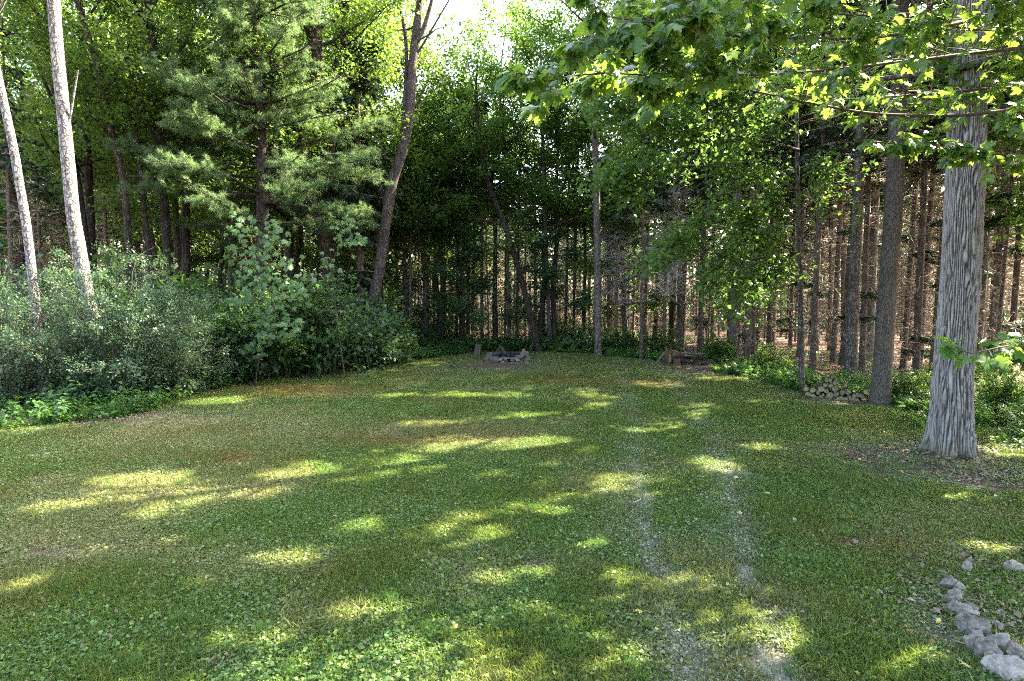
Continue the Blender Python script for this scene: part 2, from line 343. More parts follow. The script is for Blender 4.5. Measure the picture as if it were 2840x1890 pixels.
# ------------------------------------------------------------------ scattering of uncountable stuff with geometry nodes
def scatter(name, P, rot, scl, idx, templates, label, cat, attrs={}):
    me = bpy.data.meshes.new(name); me.vertices.add(len(P)); me.vertices.foreach_set('co', np.asarray(P, np.float32).ravel())
    def fa(n, a, t='FLOAT', key='value'):
        x = me.attributes.new(n, t, 'POINT'); x.data.foreach_set(key, a)
    fa('rot', np.asarray(rot, np.float32).ravel(), 'FLOAT_VECTOR', 'vector'); fa('scl', np.asarray(scl, np.float32)); fa('idx', np.asarray(idx, np.int32), 'INT')
    for k, v in attrs.items(): fa(k, np.asarray(v, np.float32))
    o = tag(obj(name, me), label, cat, kind='stuff')
    c = bpy.data.collections.new(name + '_templates')
    for k, t in enumerate(templates): c.objects.link(bpy.data.objects.new('%s_tuft_%02d' % (name, k), t))
    ng = bpy.data.node_groups.new(name + '_scatter', 'GeometryNodeTree')
    ng.interface.new_socket('Geometry', in_out='INPUT', socket_type='NodeSocketGeometry'); ng.interface.new_socket('Geometry', in_out='OUTPUT', socket_type='NodeSocketGeometry')
    gi = ng.nodes.new('NodeGroupInput'); go = ng.nodes.new('NodeGroupOutput'); ip = ng.nodes.new('GeometryNodeInstanceOnPoints')
    ci = ng.nodes.new('GeometryNodeCollectionInfo'); ci.inputs[0].default_value = c; ci.inputs['Separate Children'].default_value = True; ci.inputs['Reset Children'].default_value = True
    def na(n, t):
        x = ng.nodes.new('GeometryNodeInputNamedAttribute'); x.data_type = t; x.inputs[0].default_value = n; return x.outputs[0]
    L = ng.links.new
    L(gi.outputs[0], ip.inputs['Points']); L(ci.outputs[0], ip.inputs['Instance']); ip.inputs['Pick Instance'].default_value = True
    L(na('idx', 'INT'), ip.inputs['Instance Index']); L(na('rot', 'FLOAT_VECTOR'), ip.inputs['Rotation']); L(na('scl', 'FLOAT'), ip.inputs['Scale'])
    L(ip.outputs[0], go.inputs[0])
    md = o.modifiers.new('scatter', 'NODES'); md.node_group = ng
    return o

# ------------------------------------------------------------------ tree builders
def trunk_pts(P, R, seed, g, n=10, mat=0, rough=.05, flare=.35, seglen=.3):
    """trunk along P with an uneven surface and a flared foot"""
    P = np.asarray(P, float); L = np.linalg.norm(np.diff(P, axis=0), axis=1).sum(); k = max(8, int(L / seglen))
    Q = lerp_path(P, k); t = np.linspace(0, 1, k); r = np.interp(t, np.linspace(0, 1, len(R)), R)
    h = t * L; r = r * (1 + flare * np.exp(-h / .28))
    T = nrm(np.gradient(Q, axis=0)); ref = np.array([1.0, 0, 0]); U = nrm(np.cross(np.cross(T, ref), T)); W = np.cross(T, U)
    a = np.linspace(0, 2 * math.pi, n, endpoint=False)
    bump = 1 + rough * (vn2(a[None] * 2.2 + seed * 3.7, h[:, None] * 2.3 + seed) - .5) * 2 + flare * .5 * np.exp(-h / .3)[:, None] * (np.sin(a * 4 + seed)[None])
    rr = r[:, None] * bump
    V = Q[:, None] + rr[..., None] * (np.cos(a)[None, :, None] * U[:, None] + np.sin(a)[None, :, None] * W[:, None])
    i = np.arange(k - 1)[:, None] * n; j = np.arange(n)[None]
    g.add(V.reshape(-1, 3), np.stack([i + j, i + (j + 1) % n, i + n + (j + 1) % n, i + n + j], -1).reshape(-1, 4), mat)
    return Q, r
def broad(P, R, rng, zc, Rc, nl, nleaf, ls, carve=False, cull=None, limbR=.35, sig=.22, flat=.55, seed=0, up=.35, trunk_mat='bark_grey', leaf_mat='leaf_a', sides=10, flare=.35, rough=.05, org=None, asp=.7, prof=None):
    """broadleaf tree -> (trunk mesh, crown mesh): limbs and twigs from zc upwards, leaves along the twigs"""
    gt = Geo(); gc = Geo()
    Q, r = trunk_pts(P, R, seed, gt, sides, flare=flare, rough=rough)
    H = Q[-1, 2]; tw = []
    for i in range(nl):
        u = (i + rng.random()) / nl; z = zc + (H - zc) * u * .97; k = min(np.searchsorted(Q[:, 2], z), len(Q) - 1)
        az = i * 2.4 + rng.normal() * .35; el = .15 + .75 * u + rng.normal() * .12
        pr = prof(u) if prof else (.55 + .45 * math.sin(math.pi * min(1, u * .9 + .2)))
        L = Rc * pr * (.8 + .4 * rng.random())
        d = np.array([math.cos(az) * math.cos(el), math.sin(az) * math.cos(el), math.sin(el)])
        lp = limb_path(Q[k], d, L, rng, up, .13, 7); rl = min(r[k] * limbR * 1.4, .018 * L + .012)
        tube(gt, lp, np.linspace(rl, .012, len(lp)), 6)
        for s in range(max(4, int(L * 2.6))):
            q = .22 + .78 * rng.random(); b = lp[0] * 0 + np.array([np.interp(q * 7, range(8), lp[:, c]) for c in range(3)])
            d2 = nrm(nrm(lp[-1] - lp[0]) * .7 + rng.normal(size=3) * np.array([.8, .8, .45])); L2 = (.25 + .3 * rng.random()) * min(L, 3) * (1.15 - .5 * q)
            sp = limb_path(b, d2, L2, rng, .15, .16, 4); tw.append(sp)
    tw = np.array(tw)                                   # (n,5,3)
    if cull is not None: tw = tw[cull(tw[:, 2])]
    if carve: tw = tw[keep(tw[:, 2] + (org if org is not None else 0)) & keep(tw[:, 4] + (org if org is not None else 0))]
    if len(tw):
        ribbons(gt, tw[:, 0], tw[:, 2], .012, rng); ribbons(gt, tw[:, 2], tw[:, 4], .008, rng)
        wl_ = np.linalg.norm(tw[:, 4] - tw[:, 0], axis=1); pick = rng.choice(len(tw), nleaf, p=wl_ / wl_.sum())
        q = rng.random(nleaf) ** .7 * 3.999; a = q.astype(int); f = (q - a)[:, None]
        C = tw[pick, a] * (1 - f) + tw[pick, a + 1] * f + rng.normal(size=(nleaf, 3)) * sig * np.array([1, 1, .75])
        if org is not None and carve: C = C[keep(C + org)]
        elif carve: C = C[keep(C)]
        n = len(C); D = nrm(rng.normal(size=(n, 3)) * np.array([1, 1, .35]) + np.array([0, 0, -.35])); Nn = nrm(rng.normal(size=(n, 3)) * flat + np.array([0, 0, 1]))
        sz = ls * (.65 + .7 * rng.random(n))
        kites(gc, C, D, Nn, sz, sz * asp, .12, np.clip(rng.normal(.5, .25, n), 0, 1), droop=.12)
    return gt.mesh('trunk', M[trunk_mat]), gc.mesh('crown', M[leaf_mat])
def spruce(H, r0, rng, live, Rc, dead_from=.6, dead_den=1.0, seed=0, carve=False, org=None, lichen=False, dens=1.0, sides=9, lean=(0, 0), live_low=0.0):
    """spruce -> (trunk, crown, dead branches)"""
    gt = Geo(); gc = Geo(); gd = Geo()
    P = np.array([[0, 0, -.1], [lean[0] * .3, lean[1] * .3, H * .33], [lean[0] * .66, lean[1] * .66, H * .66], [lean[0], lean[1], H]])
    Q, r = trunk_pts(P, [r0, r0 * .86, r0 * .6, .02], seed, gt, sides, flare=.3)
    z = dead_from
    A = []; B = []; TA = []; TB = []
    LA = []; LB = []; LT = []
    while z < H - .15:
        k = min(np.searchsorted(Q[:, 2], z), len(Q) - 1); c = Q[k]
        isl = z > live or rng.random() < live_low
        nb = rng.integers(3, 6) if isl else rng.poisson(3.2 * dead_den)
        for b in range(nb):
            az = rng.random() * 6.283
            if isl:
                L = Rc * min(1, (H - z) / (H - live) * 1.25 + .08) * (.75 + .4 * rng.random()) if z > live else Rc * .6 * rng.random()
                d = np.array([math.cos(az), math.sin(az), .05]); lp = limb_path(c, d, L, rng, -.55, .07, 5); lp[-1, 2] += .12 * L
                tube(gd, lp, np.linspace(.018 + .006 * L, .006, 6), 4)
                m = int((16 + 26 * L) * dens); q = rng.random(m) ** .8 * 4.999; a = q.astype(int); f = (q - a)[:, None]
                s = lp[a] * (1 - f) + lp[np.minimum(a + 1, 5)] * f
                if carve: s = s[keep(s + (org if org is not None else 0))]
                m = len(s); side = np.array([-math.sin(az), math.cos(az), 0]); sg = rng.choice([-1, 1], m)[:, None]
                dd = nrm(side * sg * (.5 + rng.random((m, 1))) + np.array([math.cos(az), math.sin(az), 0]) * .6 + np.array([0, 0, -1]) * (.35 + .9 * rng.random((m, 1))))
                LA.append(s); LB.append(dd); LT.append(np.clip(rng.normal(.45, .22, m), 0, 1))
            else:
                L = (.45 + 1.1 * rng.random()) * min(1, .5 + z / 5); d = np.array([math.cos(az), math.sin(az), rng.normal() * .22]); lp = limb_path(c, d, L, rng, -.25, .13, 3)
                A += [lp[0], lp[1], lp[2]]; B += [lp[1], lp[2], lp[3]]
                m = rng.integers(4, 10) * (3 if lichen else 1); q = rng.random(m) * 2.999; a = q.astype(int); f = (q - a)[:, None]
                s = lp[a] * (1 - f) + lp[a + 1] * f; TA.append(s); TB.append(s + nrm(rng.normal(size=(m, 3)) + d * .8 + np.array([0, 0, -.3])) * (.12 + .35 * rng.random((m, 1))))
        z += (.22 + .16 * rng.random()) if not isl else .3 + .15 * rng.random()
    if A: ribbons(gd, np.array(A), np.array(B) + 1e-4, .014, rng)
    if TA: ribbons(gd, np.concatenate(TA), np.concatenate(TB), .0075, rng)
    if LA:
        s = np.concatenate(LA); dd = np.concatenate(LB); t = np.concatenate(LT); n = len(s); L = .18 + .3 * rng.random(n)
        nn = nrm(rng.normal(size=(n, 3)) + np.array([0, 0, .6]))
        kites(gc, s, dd, nn, L, .055 + .03 * rng.random(n), .25, t, mid=.35)
        dj = nrm(dd + rng.normal(size=(n, 3)) * .5); kites(gc, s + dd * L[:, None] * .35, dj, nrm(rng.normal(size=(n, 3))), L * .7, .05, .2, np.clip(t + .12, 0, 1), mid=.35)
    return gt.mesh('trunk', M['bark_spruce']), gc.mesh('crown', M['needle_spruce']), gd.mesh('branches', M['twig_lichen' if lichen else 'twig_dead'])
def put(name, meshes, label, cat, loc, rz=0, sc=1.0, group=None, names=('trunk', 'crown', 'branches')):
    t = thing(name, label, cat, loc, group); t.rotation_euler = (0, 0, rz); t.scale = (sc, sc, sc)
    for nm, me in zip(names, meshes):
        if len(me.vertices):
            o = obj(nm, me, t)
            if nm in ('crown', 'branches', 'foliage'): o['kind'] = 'stuff'
    return t
# ------------------------------------------------------------------ the sunlit places above the ground
D_L1, D_L2 = 14.3, 15.3
L1 = [(44, 396), (40, 350), (28, 235), (14, 150), (1, 90), (-14, 20), (-30, -60)]
L2 = [(104, 398), (93, 326), (73, 217), (65, 130), (57, 50), (53, -10), (46, -90)]
for path, dep in ((L1, D_L1), (L2, D_L2)):
    for p in lerp_path([at(x, y, dep) for x, y in path[1:]], 34): sunpt(p, .34)
for x, y, dep, r in [(230, 135, 17.5, .75), (255, 140, 17.5, .75), (280, 150, 17.5, .75), (210, 128, 17.5, .75), (300, 110, 17.5, .75), (285, 40, 16.5, .8), (260, 15, 16.5, .8),
                     (320, 95, 17.5, .75), (280, 255, 16.6, .35), (268, 285, 16.6, .3), (290, 300, 16.6, .25), (392, 185, 23, .3), 
                     (413, 60, 23, .3), (760, 300, 13, .45), (745, 280, 13, .35), (820, 185, 13, .3), (835, 215, 13, .3), (700, 180, 13, .3), (790, 160, 13, .35)]:
    sunpt(at(x, y, dep), r)
_r = np.random.default_rng(5)
for k in range(170):
    x = _r.uniform(660, 1024); y = _r.uniform(10, 165); sunpt(at(x, y, np.interp(x, [526, 1024], [4.6, 7])), _r.uniform(.26, .52))
sunpt(at(990, 350, 4.4), .3); sunpt(at(1010, 345, 4.4), .3)

def rel(P, base): return np.asarray(P) - base
def px_trunk(path, dep):
    P = np.array([at(x, y, dep) for x, y in path]); d = P[0] - P[1]
    base = P[0] + d * (P[0][2] / max(1e-6, -d[2])) if d[2] < -1e-6 and P[0][2] > 0 else P[0].copy()
    base[2] = 0; b = base.copy(); b[2] = -.12
    P = np.concatenate([[b], P[P[:, 2] > .15]]); return P - base, base
def grow(P, rng, H):                                    # carry a trunk on above the frame
    d = nrm(P[-1] - P[-2]); d = nrm(d + np.array([0, 0, .4])); Q = [P[-1]]
    while Q[-1][2] < H: d = nrm(d + rng.normal(size=3) * .06 + np.array([0, 0, .05])); Q.append(Q[-1] + d * 1.5)
    return np.concatenate([P, Q[1:]]) if len(Q) > 1 else P

# ------------------------------------------------------------------ big oak on the right, with deep ridged bark
def oak_bark():
    m, nt, out = newmat('oak_bark')
    a = N(nt, 'ShaderNodeAttribute', attribute_name='tint'); tc = nt.nodes.new('ShaderNodeTexCoord')
    n = noise_n(nt, 30, tc.outputs['Object'], 5, .65); n2 = noise_n(nt, 3.2, tc.outputs['Object'], 4)
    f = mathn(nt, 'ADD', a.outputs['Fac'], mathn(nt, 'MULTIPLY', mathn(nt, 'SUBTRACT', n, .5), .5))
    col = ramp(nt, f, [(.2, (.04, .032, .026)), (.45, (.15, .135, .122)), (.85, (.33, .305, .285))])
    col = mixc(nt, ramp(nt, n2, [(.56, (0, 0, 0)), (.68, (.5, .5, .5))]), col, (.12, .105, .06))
    sx = nt.nodes.new('ShaderNodeSeparateXYZ'); nt.links.new(tc.outputs['Object'], sx.inputs[0])
    low = ramp(nt, mathn(nt, 'ADD', sx.outputs['Z'], mathn(nt, 'MULTIPLY', n2, .5)), [(.2, (.8, .8, .8)), (.62, (0, 0, 0))])
    col = mixc(nt, low, col, (.085, .085, .03))
    p = N(nt, 'ShaderNodeBsdfPrincipled'); p.inputs['Roughness'].default_value = .9; p.inputs['Specular IOR Level'].default_value = .2
    nt.links.new(col, p.inputs['Base Color'])
    b = nt.nodes.new('ShaderNodeBump'); b.inputs['Strength'].default_value = .5; b.inputs['Distance'].default_value = .015
    nt.links.new(n, b.inputs['Height']); nt.links.new(b.outputs[0], p.inputs['Normal']); nt.links.new(p.outputs[0], out.inputs[0])
    return m
def ridged_trunk(P, rad, na=260, nz=520, nridge=50, depth=.045, seed=3):
    """trunk whose furrowed bark is real relief; tint carries the ridge height"""
    Q = lerp_path(P, nz); L = np.linalg.norm(np.diff(Q, axis=0), axis=1).sum(); h = np.linspace(0, L, nz)
    a = np.linspace(0, 2 * math.pi, na, endpoint=False); hh, aa = np.meshgrid(h, a, indexing='ij')
    u = aa / (2 * math.pi) * nridge
    ca, sa = np.cos(aa) * 2.2, np.sin(aa) * 2.2
    warp = (vn2(ca * 1.5 + 5 + hh * .9, sa * 1.5 + hh * 1.3) - .5) * 1.7 + (vn2(ca * 4 + hh * 2.6, sa * 4 - hh * 3.1 + 9) - .5) * 1.05
    w = u + warp; ph = w - np.floor(w); cell = np.floor(w).astype(int) % nridge
    rid = np.clip(1.3 - np.abs(ph - .5) * 3.1, 0, 1) ** .6
    brk = vn2(cell * 7.3 + seed, hh * 9 + cell * 1.7); rid = rid * np.clip(.45 + 2.0 * (brk - .2), .3, 1)
    fine = fbm(ca * 9 + 50, sa * 9 + hh * 16, 3); hgt = rid * .72 + fine * .5
    r = rad(h)[:, None] * (1 + .035 * np.sin(aa * 3 + hh * .4) + .03 * (vn2(ca, sa + hh * .7) - .5))
    fl = np.exp(-hh / .27); r = r * (1 + fl * (.5 + .5 * np.clip(np.sin(aa * 5 + 1.1) + .4 * np.sin(aa * 3 + 2), -.6, 1)))
    kn = np.exp(-(((hh - 4.95) / .22) ** 2 + ((aa - 4.75) / .35) ** 2)); r = r + .05 * kn
    r = r + depth * (hgt - .5)
    T = nrm(np.gradient(Q, axis=0)); ref = np.array([1.0, 0, 0]); U = nrm(np.cross(np.cross(T, ref), T)); W = np.cross(T, U)
    V = Q[:, None] + r[..., None] * (np.cos(aa)[..., None] * U[:, None] + np.sin(aa)[..., None] * W[:, None])
    g = Geo(); i = np.arange(nz - 1)[:, None] * na; j = np.arange(na)[None]
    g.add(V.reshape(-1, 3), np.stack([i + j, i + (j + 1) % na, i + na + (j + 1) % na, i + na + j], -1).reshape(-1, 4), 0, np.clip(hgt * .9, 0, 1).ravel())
    return g.mesh('trunk', M['oak_bark'])
M['oak_bark'] = oak_bark()
b_oak = spot(951, 455); b_oak[2] = 0
OP = [(0, 0, -.1), (-.03, 0, 1.2), (.02, 0, 3), (.03, .05, 5), (.02, .1, 7), (.1, .15, 9.5)]
t = thing('oak_tree', 'big oak trunk with deeply furrowed grey bark at the right edge of the lawn', 'tree', b_oak)
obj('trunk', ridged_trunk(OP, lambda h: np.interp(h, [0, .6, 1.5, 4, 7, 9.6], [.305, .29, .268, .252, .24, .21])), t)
rng = np.random.default_rng(11)
tm, cm = broad(np.array([(.1, .15, 9.4), (.2, .2, 12), (.1, .3, 16)]), [.25, .18, .04], rng, 9.5, 7.0, 26, 52000, .17, carve=True, org=b_oak, flare=0, leaf_mat='leaf_a', sig=.32, trunk_mat='bark_grey')
obj('branches', tm, t); obj('crown', cm, t)

# grey smooth trunk beside the log pile
b_g = spot(880, 405); b_g[2] = 0; rng = np.random.default_rng(12)
tm, cm = broad(np.array([(0, 0, -.1), (.06, 0, 2.5), (.13, 0, 5), (.17, .05, 8.5), (.1, .2, 12), (.2, .2, 17)]), [.228, .203, .195, .18, .12, .03], rng, 9.8, 5.5, 24, 40000, .15, carve=True, org=b_g, leaf_mat='leaf_a', sig=.3,
               trunk_mat='bark_smooth', sides=28, flare=.22, rough=.03)
put('smooth_barked_tree', (tm, cm), 'straight grey tree trunk with smooth bark, right of the log pile', 'tree', b_g)

# ------------------------------------------------------------------ maple just outside the frame, its boughs hang into the picture
def maple_leaf(seed, bend):
    r = random.Random(seed)
    half = [(0, .05), (.18, -.04), (.38, .03), (.33, .20), (.47, .33), (.55, .57), (.37, .53), (.21, .57), (.25, .79), (.11, .83), (0, 1.05)]
    out = [(x * (1 + r.uniform(-.08, .08)), y) for x, y in half] + [(-x * (1 + r.uniform(-.08, .08)), y) for x, y in half[-2:0:-1]]
    V = [(0, .38, .0)] + [(x, y, -.22 * x * x * 3 * bend - .28 * max(0, y - .3) ** 2 * bend + .06 * (1 if abs(x) > .3 else 0) * r.uniform(-1, 1)) for x, y in out]
    V.append((0, .7, -.02 * bend)); n = len(out)
    F = [(0, 1 + i, 1 + (i + 1) % n) for i in range(n)]
    return np.array(V), np.array(F)
MLEAF = [maple_leaf(s, b) for s, b in ((1, .8), (2, 1.3), (3, 1.8), (4, .5), (5, 1.5), (6, 1.0))]
def leaf_frames(C, D, Nn, S):
    D = nrm(D); X = nrm(np.cross(D, Nn)); Z = np.cross(X, D); return np.stack([X, D, Z], -1) * S[:, None, None]
def stamp(g, C, Fm, var, shapes, tint):
    for k, (V, F) in enumerate(shapes):
        s = np.where(var == k)[0]
        if not len(s): continue
        W = np.einsum('nij,vj->nvi', Fm[s], V) + C[s][:, None]; nv = len(V)
        g.add(W.reshape(-1, 3), (F[None] + (np.arange(len(s)) * nv)[:, None, None]).reshape(-1, 3), 0, np.repeat(tint[s], nv))
rng = np.random.default_rng(21)
b_m = np.array([9.3, 7.6, 0.0])
tm, cm = broad(np.array([(0, 0, -.1), (.05, 0, 2), (-.05, .05, 5), (.1, .1, 9), (.2, 0, 14)]), [.30, .26, .22, .16, .03], rng, 6.3, 6.5, 30, 46000, .15, carve=True, org=b_m, leaf_mat='leaf_maple', sig=.3, up=.3)
maple = thing('maple_tree', 'maple whose leafy boughs hang into the upper right of the picture', 'tree', b_m)
obj('trunk', tm, maple); obj('crown', cm, maple)
BOUGH = [  # (survey points with distance, start radius, leaf spread)
 ([(1150,75,7.9),(1060,105,7.3),(955,119,6.9),(870,117,6.5),(800,104,6.0),(735,88,5.6),(690,77,5.3),(650,73,5.0)], .032, .75),
 ([(1150,20,7.6),(1030,48,7.0),(900,62,6.3),(800,74,5.7),(700,84,5.1),(620,77,4.8),(565,76,4.6),(530,88,4.45)], .026, .5),
 ([(1120,-20,7.2),(1030,10,6.6),(880,40,5.8),(760,42,5.1),(680,35,4.7),(620,18,4.4),(582,16,4.3)], .024, .55),
 ([(1120,-90,7),(1000,-60,6.4),(880,-40,5.7),(760,-20,5.0),(700,0,4.7),(660,5,4.5)], .024, .6),
 ([(1150,135,7.4),(1050,160,7.1),(960,150,6.7),(910,143,6.4),(865,140,6.2)], .018, .3),
 ([(1130,60,8.0),(1030,85,7.6),(930,92,7.2),(850,98,6.8),(790,95,6.5)], .024, .55),
 ([(1120,20,8.2),(1000,35,7.7),(900,20,7.2),(800,10,6.7),(740,8,6.3)], .024, .8),
 ([(1120,330,5.4),(1060,345,4.8),(1010,345,4.5),(970,352,4.4)], .010, .28),
]
AL = []
for bi, (pts, r0, spread) in enumerate(BOUGH):
    P = lerp_path([at(*p) for p in pts], 26); g = Geo(); w = P + np.cumsum(rng.normal(size=P.shape), 0) * .006
    tube(g, w, np.linspace(r0, .005, 26), 7)
    L = np.linalg.norm(np.diff(w, axis=0), axis=1).sum(); ntw = int(L * (5.2 if bi != 7 else 6)); TW = []
    for k in range(ntw):
        q = (.18 if bi != 7 else .3) + (.82 if bi != 7 else .7) * (k + rng.random()) / ntw; b = np.array([np.interp(q * 25, range(26), w[:, c]) for c in range(3)]); ax = nrm(w[min(25, int(q * 25) + 1)] - w[max(0, int(q * 25) - 1)])
        side = nrm(np.cross(ax, [0, 0, 1])) * (1 if k % 2 else -1)
        d = nrm(ax * (.35 + .5 * rng.random()) + side * (.3 + .6 * rng.random()) + np.array([0, 0, rng.normal(.22, .4)])); Lt = spread * (.45 + .75 * rng.random()) * (1.1 - .45 * q)
        sp = limb_path(b, d, Lt, rng, .05, .13, 4); tube(g, sp, np.linspace(.006, .003, 5), 4); TW.append(sp)
        if rng.random() < .6:
            d3 = nrm(d + rng.normal(size=3) * .7); s2 = limb_path(sp[2], d3, Lt * .55, rng, 0, .13, 4); tube(g, s2, np.linspace(.004, .002, 5), 4); TW.append(s2)
    TW.append(np.array([w[int(round(x))] for x in np.linspace(18, 25, 5)]))
    C = []; D = []
    for sp in TW:
        for q in np.arange(.18, 1.02, .10 if bi != 7 else .22) * 4:
            a = min(int(q), 3); p = sp[a] + (sp[a + 1] - sp[a]) * (q - a); ax = nrm(sp[a + 1] - sp[a])
            for sg in (-1, 1):
                if rng.random() < .12: continue
                dd = nrm(ax * .5 + nrm(np.cross(ax, [0, 0, 1])) * sg * .8 + np.array([0, 0, -.45 - .45 * rng.random()]) + rng.normal(size=3) * .3)
                pe = p + dd * rng.uniform(.03, .07) + np.array([0, 0, -.01]); C.append(pe); D.append(dd)
                
    C = np.array(C); D = np.array(D); ok = keep(C) | (rng.random(len(C)) < .12); C = C[ok]; D = D[ok]; n = len(C)
    Nn = nrm(rng.normal(size=(n, 3)) * .45 + np.array([0, -.15, 1])); S = rng.uniform(.085, .15, n)
    ribbons(g, C - D * .05, C + D * .02, .0022, rng)
    bo = obj('bough', g.mesh('bough', M['twig']), maple); bo.matrix_parent_inverse = Matrix.Translation(-Vector(b_m))
    AL.append((bo, C, leaf_frames(C, D, Nn, S), S, rng.integers(0, 6, n), np.clip(rng.normal(.5, .25, n), 0, 1)))
allC = np.concatenate([a[1] for a in AL]); allS = np.concatenate([a[3] for a in AL]); own = np.concatenate([np.full(len(a[1]), k) for k, a in enumerate(AL)])
vx = (allC[:, 0]) / allC[:, 1] * FPX + 512; vy = 340.5 - FPX * ((allC[:, 2] - CAM_H) / allC[:, 1] + math.tan(PITCH))
score = allS / np.linalg.norm(allC - np.array([0, 0, CAM_H]), axis=1); score[(vx < 5) | (vx > 1019) | (vy < 3) | (vy > 676)] = 0
big = np.zeros(len(allC), bool); big[np.argsort(-score)[:290]] = True
lm = []
for k, (V, F) in enumerate(MLEAF):
    for tn in (.3, .7):
        g = Geo(); g.add(V, F, 0, tn); lm.append(g.mesh('leaf', M['leaf_maple']))
o0 = 0
for k, (bo, C, Fm, S, var, tint) in enumerate(AL):
    n = len(C); bg_ = big[o0:o0 + n]; o0 += n; g = Geo()
    stamp(g, C[~bg_], Fm[~bg_], var[~bg_], MLEAF, tint[~bg_])
    o = obj('foliage', g.mesh('foliage', M['leaf_maple']), bo); o['kind'] = 'stuff'
    for i_ in np.where(bg_)[0]:
        lo = obj('leaf', lm[var[i_] * 2 + (tint[i_] > .5)], bo)
        m = Matrix(Fm[i_].tolist()).to_4x4(); m.translation = Vector(C[i_]); lo.matrix_local = m

for k, (x, y, H, zc, Rc, lab) in enumerate([(13.5, 11.0, 14, 3.2, 4.6, 'unseen leafy tree added to shade the lawn, right of the oak'), (14.0, 6.0, 14, 3.0, 4.8, 'unseen leafy tree added to shade the lawn, beside the maple'), (12.0, 1.5, 15, 3.2, 5.0, 'unseen leafy tree added to shade the lawn, beyond the lower right'), (17.5, 13.5, 15, 3.5, 4.5, 'unseen leafy tree added to shade the lawn, far right of the oak'), (10.5, -3.5, 15, 4.0, 5.0, 'unseen leafy tree added to shade the lawn, right of the viewpoint'), (11.5, 19.5, 21, 10.5, 5.0, 'tall leafy tree added to shade the lawn, behind the log pile'), (9.8, 25.5, 22, 10.5, 5.2, 'tall leafy tree added to shade the lawn, behind the old woodpile'), (15.5, 25.0, 22, 11, 5.2, 'tall leafy tree added to shade the lawn, deep in the plantation'), (9.0, 31.0, 21, 10, 5.0, 'tall leafy tree added to shade the lawn, beyond its far right corner')]):  # trees added to block sun from the lawn, some unseen outside the frame
    bb = np.array([x, y, 0.0]); rg_ = np.random.default_rng(25 + k)
    put('broadleaf_tree', broad(np.array([(0, 0, -.1), (.1, .1, H * .5), (.2, 0, H)]), [.2, .13, .03], rg_, zc, Rc, 30, 30000, .17, carve=True, org=bb, leaf_mat='leaf_a', sig=.32), lab, 'tree', bb)

# ------------------------------------------------------------------ young broadleaf tree right of centre (thin trunk left of the log pile)
def bough_tree(boughs, rng, leaf, nper, sig, leafmat, tw_len=.7, asp=.8, carve=True, twm='twig', bare=0):
    gt = Geo(); gc = Geo()
    for pts, r0 in boughs:
        P = lerp_path(pts, 18); P = P + np.cumsum(rng.normal(size=P.shape), 0) * .012; tube(gt, P, np.linspace(r0, .006, 18), 6)
        L = np.linalg.norm(np.diff(P, axis=0), axis=1).sum(); tw = []
        for k in range(int(L * 6)):
            q = .2 + .8 * rng.random(); b = np.array([np.interp(q * 17, range(18), P[:, c]) for c in range(3)])
            tw.append(limb_path(b, nrm(nrm(P[-1] - P[0]) * .6 + rng.normal(size=3) * .7 + np.array([0, 0, -.15])), tw_len * (.4 + rng.random()), rng, -.1, .17, 4))
        tw = np.array(tw); ribbons(gt, tw[:, 0], tw[:, 2], .009, rng); ribbons(gt, tw[:, 2], tw[:, 4], .006, rng)
        n = int(nper * L); pick = rng.integers(0, len(tw), n); q = rng.random(n) ** .6 * 3.999; a = q.astype(int); f = (q - a)[:, None]
        C = tw[pick, a] * (1 - f) + tw[pick, a + 1] * f + rng.normal(size=(n, 3)) * sig
        if carve: C = C[keep(C) | (rng.random(n) < .3)]
        n = len(C); D = nrm(rng.normal(size=(n, 3)) * np.array([1, 1, .4]) + np.array([0, 0, -.5])); Nn = nrm(rng.normal(size=(n, 3)) * .6 + np.array([-.1, -.3, 1]))
        sz = leaf * (.6 + .7 * rng.random(n)); kites(gc, C, D, Nn, sz, sz * asp, .1, np.clip(rng.normal(.5, .25, n), 0, 1), droop=.12)
    return gt, gc
rng = np.random.default_rng(31)
A = lambda *p: at(*p)
b_t = spot(802, 393); b_t[2] = 0; dT = b_t[1]
gt, gc = bough_tree([([A(799,150,dT),A(760,140,15),A(700,128,14),A(640,110,13.3),A(595,95,13)], .04), ([A(799,190,dT),A(750,170,14.8),A(690,168,13.8),A(640,170,13.3),A(610,185,13)], .035),
    ([A(799,215,dT),A(760,205,15),A(715,215,14),A(680,240,13.5),A(655,262,13)], .035), ([A(800,240,dT),A(765,235,15),A(735,250,14),A(710,280,13.2),A(700,300,13)], .03),
    ([A(800,262,dT),A(775,262,15),A(752,280,14),A(735,305,13.2),A(720,325,13)], .025), ([A(799,160,dT),A(820,165,15.5),A(840,190,15),A(850,215,14.8)], .02),
    ([A(798,130,dT),A(770,110,15.5),A(720,95,15),A(670,80,14.5)], .03), ([A(798,120,dT),A(830,100,15.5),A(870,90,15)], .02), ([A(797,100,dT),A(740,70,15),A(680,50,14.5),A(620,55,14)], .03),
    ([A(796,60,dT),A(740,30,15),A(680,10,14.5),A(620,20,14)], .03)], rng, .125, 560, .16, 'leaf_a')
for pts in [([A(797,200,dT),A(770,215,15.7),A(748,230,15.3),A(730,222,15)]), ([A(799,230,dT),A(830,250,16),A(860,245,15.6)]), ([A(799,250,dT),A(780,275,16),A(760,283,15.6)]), ([A(797,170,dT),A(760,150,15.6),A(735,165,15)]), ([A(800,290,dT),A(780,300,15.8),A(770,320,15.4),A(785,333,15.2)])]:
    tube(gt, lerp_path(pts, 9), np.linspace(.02, .006, 9), 5)
